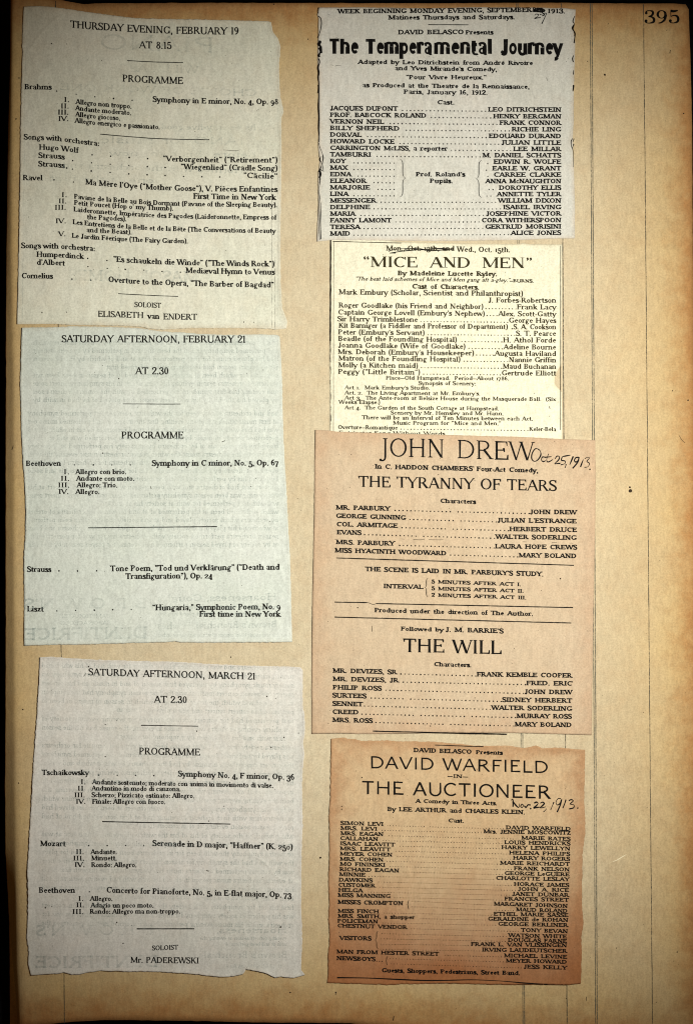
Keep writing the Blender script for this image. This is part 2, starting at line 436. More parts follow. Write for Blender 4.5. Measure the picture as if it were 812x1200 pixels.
def glyph_polys(ch, st, sx, jit):
    """list of polygons (each a strip of quads as (verts, faces)) in units of cap height 100; x already scaled"""
    T, t, s, sh = st['T'], st['t'], st['s'], st['sh']
    serif = s > 0
    out = []
    def quad(pts):
        out.append(([(x + random.uniform(-jit, jit), y + random.uniform(-jit, jit)) for x, y in pts], [tuple(range(len(pts)))]))
    def strip(L_, R_):
        v = []; f = []
        for k, (a, b) in enumerate(zip(L_, R_)):
            v += [a, b]
            if k: f.append((2 * k - 2, 2 * k - 1, 2 * k + 1, 2 * k))
        out.append((v, f))
    def serif_at(x, y, a, b):
        if not serif: return
        ex = sh if y < 5 or (y < 0) else -sh
        y2 = y + ex
        quad([(x - a - T / 2, y), (x + b + T / 2, y), (x + b + T / 2, y + ex * 0.55), (x + T / 2 * .7, y2 + ex * .2), (x - T / 2 * .7, y2 + ex * .2), (x - a - T / 2, y + ex * 0.55)])
    for el in G[ch][1].split(';'):
        if not el: continue
        p = el.split(); k = p[0]
        fl = ''
        n = []
        for q in p[1:]:
            try: n.append(float(q))
            except ValueError: fl += q
        if k in 'VN' and k:
            wd = (T if k == 'V' else t)
            x = n[0] * sx
            quad([(x - wd / 2, n[1]), (x + wd / 2, n[1]), (x + wd / 2, n[2]), (x - wd / 2, n[2])])
            if 'b' in fl: serif_at(x, n[1], s, s)
            if 'q' in fl: serif_at(x, n[1], s, 0)
            if 'f' in fl: serif_at(x, n[1], 0, s)
            if 't' in fl: serif_at(x, n[2], s, s)
            if 'p' in fl: serif_at(x, n[2], s, 0)
        elif k == 'S':
            if serif: quad([(n[0] * sx, n[2]), (n[1] * sx, n[2]), (n[1] * sx, n[2] + sh), (n[0] * sx, n[2] + sh)])
        elif k == 'H':
            y = n[2]; off = t / 2 if y == 0 else (-t / 2 if y in (100, 64) else 0)
            quad([(n[0] * sx, y + off - t / 2), (n[1] * sx, y + off - t / 2), (n[1] * sx, y + off + t / 2), (n[0] * sx, y + off + t / 2)])
        elif k == 'D':
            wd = T if 'T' in fl else t
            x0, y0, x1, y1 = n[0] * sx, n[1], n[2] * sx, n[3]
            L_ = math.hypot(x1 - x0, y1 - y0); hw = min(wd * L_ / max(abs(y1 - y0), 1) / 2, wd)
            quad([(x0 - hw, y0), (x0 + hw, y0), (x1 + hw, y1), (x1 - hw, y1)])
            if serif:
                lo = (x0, y0) if y0 < y1 else (x1, y1); hi = (x1, y1) if y0 < y1 else (x0, y0)
                m = s + (wd - T) / 2
                if 'b' in fl: serif_at(lo[0], lo[1], m, m)
                if 't' in fl.replace('T', '')[0 if 'T' in fl else 1:]: serif_at(hi[0], hi[1], m, m)
        elif k in 'AB':
            cx, cy, rx, ry, a0, a1 = n
            cx *= sx; rx *= sx
            if k == 'B': rx += T / 2; ry += t / 2
            m = max(5, int(abs(a1 - a0) / 18))
            Lp, Rp = [], []
            for i in range(m + 1):
                a = math.radians(a0 + (a1 - a0) * i / m)
                c, s_ = math.cos(a), math.sin(a)
                Lp.append((cx + rx * c, cy + ry * s_)); Rp.append((cx + max(rx - T, rx * .36) * c, cy + max(ry - t, ry * .42) * s_))
            strip(Lp, Rp)
        elif k == 'E':
            if serif:
                d = 1 if n[2] > 0 else -1; x = n[0] * sx
                quad([(x - t * 1.1, n[1]), (x + t * .5, n[1]), (x + t * .55, n[1] + n[2]), (x - t * .2, n[1] + n[2])])
        elif k == 'P':
            r = (n[2] if len(n) > 2 else 7) * (0.66 + T / 30.0)
            x = n[0] * sx
            out.append(([(x + r * math.cos(a * math.pi / 4), n[1] + r * math.sin(a * math.pi / 4)) for a in range(8)], [tuple(range(8))]))
        elif k == 'C':
            pts = [(n[i] * sx, n[i + 1], n[i + 2]) for i in range(0, len(n), 3)]
            out.append(stroke_strip([(a, b, t + (T - t) * c_) for a, b, c_ in pts], 3))
    return out


def catmull(pts, sub):
    P = [pts[0]] + list(pts) + [pts[-1]]
    out = []
    for i in range(1, len(P) - 2):
        p0, p1, p2, p3 = P[i - 1:i + 3]
        for k in range(sub):
            u = k / sub
            out.append(tuple(0.5 * (2 * b + (c - a) * u + (2 * a - 5 * b + 4 * c - d) * u * u + (3 * b - a - 3 * c + d) * u ** 3)
                             for a, b, c, d in zip(p0, p1, p2, p3)))
    out.append(tuple(pts[-1]))
    return out


def stroke_strip(pts, sub=4):
    c = catmull(pts, sub) if len(pts) > 2 else pts
    v, f = [], []
    for i, (x, y, wd) in enumerate(c):
        a = c[max(i - 1, 0)]; b = c[min(i + 1, len(c) - 1)]
        dx, dy = b[0] - a[0], b[1] - a[1]; l = math.hypot(dx, dy) or 1
        nx, ny = -dy / l * wd / 2, dx / l * wd / 2
        v += [(x + nx, y + ny), (x - nx, y - ny)]
        if i: f.append((2 * i - 2, 2 * i - 1, 2 * i + 1, 2 * i))
    return v, f


class Ink:
    """collects flat print on a sheet, in layout coordinates, and links it as one part of that sheet"""
    def __init__(s, sheet): s.S = sheet; s.v = []; s.f = []; s.k = 0
    def add(s, v, f, h=0.34):
        b = len(s.v); z0 = h + 0.004 * (s.k % 40); s.k += 1
        for x, y in v:
            s.v.append(((x - s.S.cx) * PX, -(y - s.S.cy) * PX, (s.S.pz(x, y) + z0) * PX))
        for q in f:                       # keep normals up
            a = 0.0
            for i in range(len(q)):
                p, n_ = s.v[b + q[i]], s.v[b + q[(i + 1) % len(q)]]
                a += p[0] * n_[1] - n_[0] * p[1]
            s.f.append(tuple(b + i for i in (q if a > 0 else q[::-1])))
    def done(s, name, mat=None, **props):
        if not s.v: return None
        me = bpy.data.meshes.new(name); me.from_pydata(s.v, [], s.f); me.materials.append(mat or s.S.ink)
        o = bpy.data.objects.new(name, me); sc.collection.objects.link(o); o.parent = s.S.obj
        for k, v in props.items(): o[k] = v
        return o


# windows used while measuring: (x0, y0, scale)
Z4 = 812 / 170.0
WIN = {'0': (0, 0, 1), 'a': (20, 20, 5.075), 'b': (170, 20, Z4), 'c': (20, 90, 5.075), 'd': (170, 90, Z4), 'e': (20, 180, 5.075),
       'f': (170, 180, Z4), 'g': (20, 270, 5.075), 'h': (170, 270, Z4), 'i': (20, 340, Z4), 'j': (185, 340, Z4), 'k': (20, 495, Z4),
       'l': (185, 495, Z4), 'm': (20, 650, Z4), 'n': (185, 650, Z4), 'o': (30, 765, Z4), 'p': (195, 765, Z4), 'q': (30, 865, Z4),
       'r': (195, 865, Z4), 's': (30, 970, Z4), 't': (195, 970, Z4), 'u': (30, 1065, Z4), 'v': (195, 1065, Z4),
       'M': (365, 1080, Z4), 'N': (530, 1080, Z4)}
for q in range(11):
    WIN['K%d' % q] = (365, 100 * q, Z4); WIN['J%d' % q] = (530, 100 * q, Z4)


def pt(s):
    w_, x, y = s.split(); a, b, c = WIN[w_]
    return a + float(x) / c, b + float(y) / c


# the tilt and bend of the first programme's lines
BEND = [(0, -20.5), (30, -17.7), (67, -15.2), (90, -11.8), (111, -8.9), (134, -6.7), (155, -4.7), (180, -2.7), (210, -1.4), (250, -.5), (330, 0)]
AMP = [(0, .6), (45, .65), (110, 1), (170, 1), (225, .8), (300, .58), (345, .5), (380, .3)]


def baseline(bend, p0, p1, x):
    t = (x - p0[0]) / (p1[0] - p0[0]) if p1[0] != p0[0] else 0
    y = lerp(p0[1], p1[1], t)
    if bend:
        a = interp(AMP, y); f0, f1 = interp(BEND, p0[0]), interp(BEND, p1[0])
        y += a * (interp(BEND, x) - lerp(f0, f1, t))
    return y


def text(S, style, h, a, b, s, name='text_line', bend=False, mat=None, mirror=False, jit=1.3, ink=None):
    p0 = pt(a) if isinstance(a, str) else a
    p1 = pt(b) if isinstance(b, str) else b
    st = dict(ST[style]); k = h / 100.0
    bo = (1.12 if h < 16 else 1.06) + max(0, 8 - h) * 0.035
    st['T'] *= bo; st['t'] *= bo
    if st.get('jd'): s = s.replace('J', '\x01', 1)
    adv = []; tot = 0
    for ch in s:
        wd = st['sp'] if ch == ' ' else G[ch][0]
        adv.append((ch, tot)); tot += wd
    nat = tot - 14.0
    sx = (p1[0] - p0[0]) / k / nat
    I = ink or Ink(S)
    for ch, ax in adv:
        if ch == ' ': continue
        ys, yo = 1.0, 0.0
        if st['os'] and ch.isdigit():
            if ch in '012': ys = 0.68
            elif ch in '34579': yo = -28
        dy = random.uniform(-1.5, 1.5); 
        xh = st.get('xh', 64); low = ch.islower() and xh != 64
        for v, f in glyph_polys(ch, st, sx, jit):
            vv = []
            for x, y in v:
                if low and y > 0: y = y * xh / 64 if y < 64 else xh + (y - 64) * (100 - xh) / 36
                y = y * ys + yo + dy
                x = x + (ax - 7.0) * sx + st['sl'] * y
                X_ = (p1[0] - x * k) if mirror else (p0[0] + x * k)
                vv.append((X_, baseline(bend, p0, p1, X_) - y * k))
            I.add(vv, f)
    if ink is None: return I.done(name, mat)


def rule(S, a, b, wd, bend=False, name='rule_line', mat=None, wob=0.12, seed=1, n=None):
    p0, p1 = pt(a) if isinstance(a, str) else a, pt(b) if isinstance(b, str) else b
    L_ = math.hypot(p1[0] - p0[0], p1[1] - p0[1]); n = n or max(6, int(L_ / 4))
    pts = []
    for i in range(n + 1):
        t = i / n; x = lerp(p0[0], p1[0], t)
        y = baseline(bend, p0, p1, x) if bend else lerp(p0[1], p1[1], t)
        e = wob * noise.noise(Vector((x / 9, y / 9, seed)))
        if abs(p1[0] - p0[0]) > abs(p1[1] - p0[1]): y += e
        else: x += e
        pts.append((x, y, wd * 1.12 * (1 + 0.35 * noise.noise(Vector((x / 3, y / 3, seed + 4))))))
    I = Ink(S); I.add(*stroke_strip(pts, 1)); return I.done(name, mat)


def disc(I, x, y, r, n=7):
    a0 = random.random() * 6
    I.add([(x + r * random.uniform(.8, 1.2) * math.cos(a0 + i * 6.2832 / n), y + r * random.uniform(.8, 1.2) * math.sin(a0 + i * 6.2832 / n)) for i in range(n)],
          [tuple(range(n))])


def dots(S, pts, r=0.62, name='dot_leader'):
    I = Ink(S); r *= 1.27
    for s in pts: x, y = pt(s) if isinstance(s, str) else s; disc(I, x, y, r * random.uniform(.85, 1.15))
    return I.done(name)


def leader(S, x0, y0, x1, y1, step, r, gaps=()):
    pts = []; n = int((x1 - x0) / step)
    for i in range(n + 1):
        x = x1 - i * step
        if any(g0 < x < g1 for g0, g1 in gaps): continue
        t = (x - x0) / (x1 - x0 + 1e-6)
        pts.append((x + random.uniform(-.15, .15), lerp(y0, y1, t) - 0.6))
    return dots(S, pts, r) if pts else None


def row(S, style, h, a, xl1, left, b, xr1, right, step=4.62, r=0.6, g0=4.5, g1=3.6, dots_on=True, stop=None, gaps=(), dy1=0, dy2=0):
    """name at the left, leader dots, player at the right; a, b are the left ends of both names"""
    pa, pb = pt(a), pt(b)
    wa, wb = a.split()[0], b.split()[0]
    xa1 = WIN[wa][0] + xl1 / Z4 if left else pa[0]
    xb1 = WIN[wb][0] + xr1 / Z4
    sl = (pb[1] - pa[1]) / (pb[0] - pa[0])
    if left: text(S, style, h, pa, (xa1, pa[1] + dy1 + sl * (xa1 - pa[0])), left)
    text(S, style, h, pb, (xb1, pb[1] + dy2 + sl * .5 * (xb1 - pb[0])), right)
    if dots_on:
        xs, xe = xa1 + g0, pb[0] - g1
        ya = pa[1] + sl * (xs - pa[0]); yb = pb[1]
        leader(S, xs, ya, xe, yb, step, r, gaps)


def pen(S, paths, wd, name='handwritten_date', win='0', mat=None):
    I = Ink(S); a, b, c = WIN[win]
    for p in paths:
        n = [float(q) for q in p.split()]
        pts = [(a + n[i] / c, b + n[i + 1] / c) for i in range(0, len(n), 2)]
        if len(pts) == 1: disc(I, pts[0][0], pts[0][1], wd * .7); continue
        m = len(pts)
        pts = [(x, y, wd * random.uniform(0.45, 1.35)) for i, (x, y) in enumerate(pts)]
        I.add(*stroke_strip(pts, 6))
    return I.done(name, mat or INK_PEN)


def brace(S, x, y0, y1, wd, d, name='brace'):
    """curly brace; d=1 opens to the left of its tip (points right)"""
    ym = (y0 + y1) / 2; q = wd
    p = [(x - d * q, y0, .35), (x - d * q * .2, y0 + q * .8, .7), (x, y0 + q * 2.2, 1.0), (x, ym - q * 1.8, .9), (x + d * q * .3, ym - q * .6, .5), (x + d * q, ym, .35)]
    p2 = [(x + d * q, ym, .35), (x + d * q * .3, ym + q * .6, .5), (x, ym + q * 1.8, .9), (x, y1 - q * 2.2, 1.0), (x - d * q * .2, y1 - q * .8, .7), (x - d * q, y1, .35)]
    I = Ink(S); I.add(*stroke_strip(p, 4)); I.add(*stroke_strip(p2, 4)); return I.done(name)


def specks(S, box, n, extra=(), rmin=.15, rmax=.5, strokes=()):
    I = Ink(S)
    for _ in range(n):
        disc(I, random.uniform(box[0], box[2]), random.uniform(box[1], box[3]), rmin + (rmax - rmin) * random.random() ** 3, 6)
    for x, y, r in extra: disc(I, x, y, r, 8)
    for p in strokes: I.add(*stroke_strip([(a, b, c) for a, b, c in p], 3))
    return I.done('dust_specks', SPECK, kind='stuff')


def lin(n, dense=None):
    return [i / (n - 1) for i in range(n)]


# ------------------------------------------------------------------ the dark cloth and the page
me = bpy.data.meshes.new("tabletop")
me.from_pydata([(-1.2, -1.2, -.022), (1.2, -1.2, -.022), (1.2, 1.2, -.022), (-1.2, 1.2, -.022)], [], [(0, 1, 2, 3)])
me.materials.append(CLOTH)
tb = bpy.data.objects.new("tabletop", me); sc.collection.objects.link(tb); tb['kind'] = 'structure'

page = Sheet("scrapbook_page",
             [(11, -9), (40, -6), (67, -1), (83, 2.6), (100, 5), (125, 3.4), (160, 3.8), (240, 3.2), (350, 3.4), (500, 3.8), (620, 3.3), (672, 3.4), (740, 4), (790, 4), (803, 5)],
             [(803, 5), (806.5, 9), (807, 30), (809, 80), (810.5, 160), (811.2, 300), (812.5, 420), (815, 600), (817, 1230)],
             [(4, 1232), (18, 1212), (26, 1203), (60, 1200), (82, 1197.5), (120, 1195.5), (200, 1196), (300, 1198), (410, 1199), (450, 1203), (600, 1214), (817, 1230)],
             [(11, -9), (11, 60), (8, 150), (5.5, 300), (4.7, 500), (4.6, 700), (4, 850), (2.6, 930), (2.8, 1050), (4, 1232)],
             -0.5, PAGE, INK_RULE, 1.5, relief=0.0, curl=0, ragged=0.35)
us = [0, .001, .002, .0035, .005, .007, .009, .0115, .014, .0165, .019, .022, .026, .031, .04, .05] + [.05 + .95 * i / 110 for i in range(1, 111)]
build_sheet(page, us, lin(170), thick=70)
page.obj['label'] = 'aged yellow scrapbook page with ruled columns, numbered 395, under all the pasted clippings'
page.obj['category'] = 'page'


def vline(x0, y0, x1, y1, wd, mat, name='ruled_line'):
    rule(page, (x0, y0), (x1, y1), wd, name=name, mat=mat, wob=0.25, seed=x0)


vline(65.6, 1, 76, 1199, 0.85, INK_RULE)
vline(604.6, 4, 612.6, 1212, 1.0, INK_RULE2); vline(606.5, 4, 614.5, 1212, 1.0, INK_RULE2)
vline(657.5, 4, 664.2, 1212, 0.95, INK_RULE)
vline(691.2, 4, 697.6, 1212, 1.0, INK_RULE2); vline(693.2, 4, 699.6, 1212, 1.0, INK_RULE2)
vline(753.6, 5, 764.2, 1220, 0.8, INK_RULE)
text(page, 'n', 15.6, '0 755.5 27.6', '0 794.5 27.2', '395', name='page_number', mat=INK)
specks(page, (20, 8, 806, 1190), 700,
       extra=[(708.2, 87.7, 1.3), (712.5, 28, .5), (738, 575, 2.2), (737.5, 571, 1.2), (805.7, 469, 1), (787.5, 458, .7), (375.5, 1005, 1.2),
              (340.5, 1163, .7), (393.5, 1163, .9), (793, 1115.6, .8), (722, 1111, .6), (27, 831.7, .8), (22.5, 91, .8), (19, 139, .9),
              (361, 46, .7), (321, 5, .9), (800.5, 133, .8), (22, 918, .8), (270.8, 770, .8), (688, 72, .6), (340, 1163, .8), (723, 61, .5)],
       strokes=[[(785, 58.5, .8), (784.3, 62.5, .9)], [(461.5, 1191, 1), (460.5, 1196, 1.1)], [(686.8, 1168, .6), (686.5, 1173, .5)],
                [(15.5, 522, .6), (13.6, 527, .9)], [(393.8, 1162, .6), (393.2, 1166, .8)], [(795, 510, .4), (798, 515, .5), (802, 519, .4)]])

PALE = ink_mat("scratched_paper", (0.78, 0.70, 0.48), 0.85, 0.3)
SC = Ink(page); SC.add(*stroke_strip([(717.5, 1010, .3), (723, 1007.6, .9), (729, 1004, 1.0), (733.5, 1001.5, .3)], 4)); SC.done('scratch', PALE)

# ------------------------------------------------------------------ the seven clippings
A = Sheet("concert_programme_clipping",
          [(28.5, 8), (47, 7.5), (66, 9.5), (81, 11.5), (105, 15), (131, 18.5), (151, 21), (172, 22.5), (272, 24), (314, 25.6), (318, 26.6)],
          [(318, 26.6), (320, 38), (326, 46), (329, 55), (327, 80), (328, 100), (329, 115), (332.7, 131), (330, 138), (330, 200), (329, 260),
           (329, 330), (331, 361), (337, 377), (336, 385)],
          [(20.5, 380), (66, 380), (85, 381), (120, 381.3), (150, 382), (166, 383), (174, 385), (190, 386.4), (227, 384.6), (290, 384.8), (317, 385.4), (323, 386.5), (336, 385)],
          [(28.5, 8), (27, 30), (26.2, 55), (27, 60), (25.6, 105), (24.6, 150), (24.2, 200), (23, 270), (21.5, 330), (20.5, 380)],
          0.9, NEWS_A, INK_SOFT, 2.2, relief=0.9, curl=1.7)
B = Sheet("concert_programme_clipping",
          [(26.3, 384), (66, 383.6), (85, 382.6), (120, 383), (150, 384), (167, 385), (190, 388.7), (220, 390), (232, 391.3), (265, 392.6), (300, 392), (325, 392.5), (328, 394.5)],
          [(328, 394.5), (330, 430), (331, 450), (331.8, 495), (334, 545), (336.8, 590), (338, 620), (340, 650), (341.6, 710), (342.5, 752)],
          [(29, 756.5), (60, 755.5), (100, 755), (150, 753.5), (200, 752), (206, 751), (212, 752.6), (240, 753), (280, 752.5), (320, 752.5), (342.5, 752)],
          [(26.3, 384), (24, 450), (25.5, 500), (27, 540), (29.5, 567), (31, 600), (30.6, 622), (28.5, 650), (28.8, 700), (29, 756.5)],
          0.7, NEWS_B, INK_SOFT, 12.2, relief=0.6, curl=1.4)
C_ = Sheet("concert_programme_clipping",
           [(47.5, 770), (60, 769.4), (80, 771), (110, 772.5), (150, 774), (200, 775), (222, 776), (250, 778), (300, 780), (340, 781), (352, 781.8)],
           [(352, 781.8), (355, 785), (355, 830), (357, 838), (357.5, 858), (355, 872), (357, 882), (355, 900), (354, 930), (355, 965), (353.5, 1000),
            (353, 1060), (354.4, 1100), (353, 1136), (357.5, 1142)],
           [(37, 1142.5), (45, 1142), (60, 1140.5), (70, 1140), (76, 1138.5), (85, 1141.5), (95, 1141), (105, 1138.5), (120, 1136.8), (150, 1137.5), (190, 1138.5),
            (220, 1140), (240, 1142), (258, 1144), (270, 1143.8), (285, 1141), (289, 1135), (300, 1137), (310, 1139), (322, 1144.8), (330, 1144), (345, 1145.3), (357.5, 1142)],
           [(47.5, 770), (46.5, 800), (44.5, 830), (41.5, 870), (40, 890), (38, 930), (35.5, 968), (33, 1020), (33.7, 1050), (33, 1080), (31.8, 1100),
            (34.2, 1115), (33.7, 1130), (37, 1142.5)],
           1.0, NEWS_C, INK_SOFT, 22.2, relief=0.8, curl=2.2, ragged=.55)
C_.creases = [([(292, 1000), (304, 1006), (314, 1014), (319, 1022), (327, 1030), (340, 1033), (353, 1035)], .6), ([(296, 953), (306, 957), (320, 958), (336, 957)], .35), ([(80, 805), (93, 797), (100, 786)], .4)]
A.creases = [([(34, 60), (48, 40), (62, 26), (76, 17)], .6), ([(262, 180), (275, 177), (290, 174)], .3), ([(40, 96), (60, 74), (74, 60)], .3)]
Gc = Sheet("theatre_programme_clipping",
           [(374, 9.3), (420, 9), (500, 10), (560, 9), (620, 9.4), (660, 10), (674, 11.5)],
           [(674, 11.5), (673, 25), (671, 36), (673.4, 50), (672, 100), (671.5, 112), (671.6, 145), (670.6, 160), (671, 175), (672, 200), (673, 240), (673, 279.6)],
           [(371.5, 283.4), (388, 281.6), (450, 282), (500, 282.6), (535, 282.2), (612, 281.4), (640, 280), (673, 279.6)],
           [(374, 9.3), (372, 18), (373.5, 22), (373, 45), (372.5, 70), (374, 100), (374, 150), (373, 170), (375, 190), (373, 205), (373.2, 240), (371.5, 283.4)],
           1.4, NEWS_G, INK, 32.2, relief=0.45, curl=0.6, ragged=.3)
F = Sheet("theatre_programme_clipping",
          [(386.6, 278), (430, 278), (470, 283.8), (535, 285.4), (608, 286.2), (612, 285), (620, 286.4), (658.4, 286.6)],
          [(658.4, 286.6), (658, 350), (657.4, 427), (655.5, 430), (650, 440), (649.5, 450), (656, 457.5), (658, 460), (658.5, 520)],
          [(386.5, 512), (470, 514), (560, 517), (658.5, 520)],
          [(386.6, 278), (386.4, 350), (386.2, 430), (386.5, 512)],
          0.2, NEWS_F, INK_BROWN, 42.2, relief=0.4, curl=0.35, ragged=.2)
E = Sheet("theatre_programme_clipping",
          [(369.6, 503.8), (386, 504.6), (396, 506), (430, 507), (470, 508.2), (520, 509.6), (560, 510.8), (610, 512), (662, 514.7), (696.8, 515.8)],
          [(696.8, 515.8), (697.2, 560), (697, 600), (696, 650), (695, 700), (694.2, 750), (693.4, 800), (692.6, 861)],
          [(365.5, 859.6), (400, 859), (420, 859.8), (450, 859.6), (530, 858.2), (600, 858.6), (640, 859.6), (692.6, 861)],
          [(369.6, 503.8), (369, 540), (368.4, 600), (367.4, 650), (366.4, 700), (365.6, 760), (365.4, 800), (365.5, 859.6)],
          1.5, NEWS_E, INK, 52.2, relief=0.45, curl=0.45, ragged=.25)
D = Sheet("theatre_programme_clipping",
          [(388, 865.5), (398, 864.6), (403, 863.8), (408, 866), (416, 866), (424, 868), (450, 867.4), (470, 868.6), (510, 869), (560, 873.6), (597, 873.7), (606, 875.4),
           (614, 876.6), (628, 873.6), (635, 876.6), (655, 875.8), (670, 877.4), (685, 878.4)],
          [(685, 878.4), (684.6, 900), (684, 940), (685.6, 975), (684, 985), (682, 1000), (681.4, 1060), (683, 1080), (680.8, 1095), (681, 1125), (680, 1152)],
          [(383.6, 1151), (407, 1152), (430, 1152.8), (453, 1153.7), (480, 1152.6), (511, 1152), (535, 1152), (575, 1153), (614, 1153), (664, 1153.4), (680, 1152)],
          [(388, 865.5), (387.6, 900), (387, 935), (386, 945), (385.6, 960), (386.4, 975), (386, 1010), (385, 1035), (386, 1060), (385, 1075), (386.6, 1100), (384.4, 1120), (384.8, 1140), (383.6, 1151)],
          0.8, NEWS_D, INK, 62.2, relief=0.7, curl=1.5, ragged=.6)
for S_, nu, nv in ((A, 190, 220), (B, 150, 170), (C_, 200, 230), (Gc, 140, 130), (F, 130, 120), (E, 150, 160), (D, 150, 150)):
    build_sheet(S_, lin(nu), lin(nv))


def describe(S, label, cat, group):
    S.obj['label'] = label; S.obj['category'] = cat; S.obj['group'] = group


g1, g2 = 'concert programmes pasted in the left column', 'theatre cast lists pasted in the right column'
describe(A, 'grey concert programme for Thursday evening February 19, top of left column, tilted lines', 'clipping', g1)
describe(B, 'pale concert programme for Saturday afternoon February 21, middle of left column', 'clipping', g1)
describe(C_, 'concert programme for Saturday afternoon March 21 with torn bottom edge, lowest left', 'clipping', g1)
describe(Gc, 'grey cast list headed The Temperamental Journey, top of right column', 'clipping', g2)
describe(F, 'cream yellow cast list headed Mice and Men between the grey and the pink clippings', 'clipping', g2)
describe(E, 'large pinkish cast list for The Tyranny of Tears and The Will, hand-dated Oct 25', 'clipping', g2)
describe(D, 'darkest browned clipping for The Auctioneer with ragged edges, bottom of right column', 'clipping', g2)

# ---- show-through of the print on the back (first, so that it lies lowest)


def ghost(S, h, x0, y0, x1, y1, s, st='G'):
    text(S, st, h, (x0, y0), (x1, y1), s, name='show_through_print', mat=GHOST, mirror=True)


WORDS = 'the concert of symphony was performed in first and by his orchestra music season with at for which evening had been played society'.split()


def ghost_lines(S, x0, x1, y0, y1, step, h, slope=0.0, seed=1):
    rnd = random.Random(seed); y = y0
    while y < y1:
        s = ''
        while len(s) < (x1 - x0) / (h * .62): s += rnd.choice(WORDS) + ' '
        e = rnd.choice([0, 0, 0, .3]) * (x1 - x0)
        ghost(S, h, x0 + e, y, x1, y + slope * (x1 - x0), s[:int((x1 - x0 - e) / (h * .60))].strip())
        y += step


ghost(A, 18, 120, 58, 250, 62, 'PIANO', 'R'); ghost(A, 8.5, 142, 84, 232, 86, 'WILL LAST')
ghost(A, 8, 72, 106, 300, 113, 'CHOICE OF WORK ONE')
ghost(A, 7, 190, 152, 300, 153, 'Its seventy-five good'); ghost(A, 8.5, 120, 168, 300, 170, 'PIANO for music')
ghost(A, 7, 130, 183, 300, 185, 'before this right now'); ghost(A, 7, 75, 197, 300, 204, 'performed with the orchestra and')
ghost(A, 7, 60, 212, 180, 215, 'one of the first'); ghost(A, 13, 82, 329, 232, 331, 'MASON HOMES')
ghost_lines(B, 40, 326, 404, 478, 9.6, 6, seed=4)
ghost_lines(B, 34, 326, 487, 650, 9.6, 6, seed=5)
ghost(B, 12.5, 30, 714, 172, 713, "B R O W N'S"); ghost(B, 14, 30, 750, 172, 748, 'DENTIFRICE')
ghost(B, 4.5, 70, 724, 130, 724, 'CAMPHORATED'); ghost(B, 4.5, 72, 732, 130, 732, 'SAPONACEOUS')
ghost(B, 8, 186, 705, 324, 703, 'Hoarseness, Coughs'); ghost(B, 8, 186, 737, 324, 735, "Brown's Bronchial Troches")
ghost_lines(B, 186, 326, 713, 722, 8, 4.5, seed=6); ghost_lines(B, 186, 326, 746, 749, 8, 4.5, seed=7)
ghost_lines(C_, 50, 344, 782, 1085, 10.4, 6, slope=.01, seed=9)
ghost(C_, 12, 44, 1096, 180, 1095, "B R O W N'S"); ghost(C_, 14, 43, 1134, 185, 1133, 'DENTIFRICE')
ghost(C_, 7.5, 255, 1093, 336, 1093, 'Hoarseness,'); ghost(C_, 7.5, 240, 1122, 336, 1122, "Brown's Bronchial")
ghost_lines(C_, 235, 336, 1101, 1112, 7, 4.5, seed=10); ghost_lines(C_, 235, 336, 1134, 1137, 7, 4.5, seed=11)


def TT(S, bend, rows):
    for r_ in rows.strip('\n').split('\n'):
        if not r_.strip(): continue
        f = r_.split('|')
        if f[0] == 'dots': dots(S, f[1:], .74); continue
        if f[0].startswith('rule'): rule(S, f[1], f[2], float(f[0].split()[1]), bend); continue
        st, h = f[0].split()
        a, b = f[1], f[2]
        if len(b.split()) == 1: w_, x, y = a.split(); b = '%s %s %s' % (w_, b, y)
        big = float(h) > 7.4
        text(S, st, float(h), a, b, f[3], name='heading' if big else 'text_line', bend=bend)


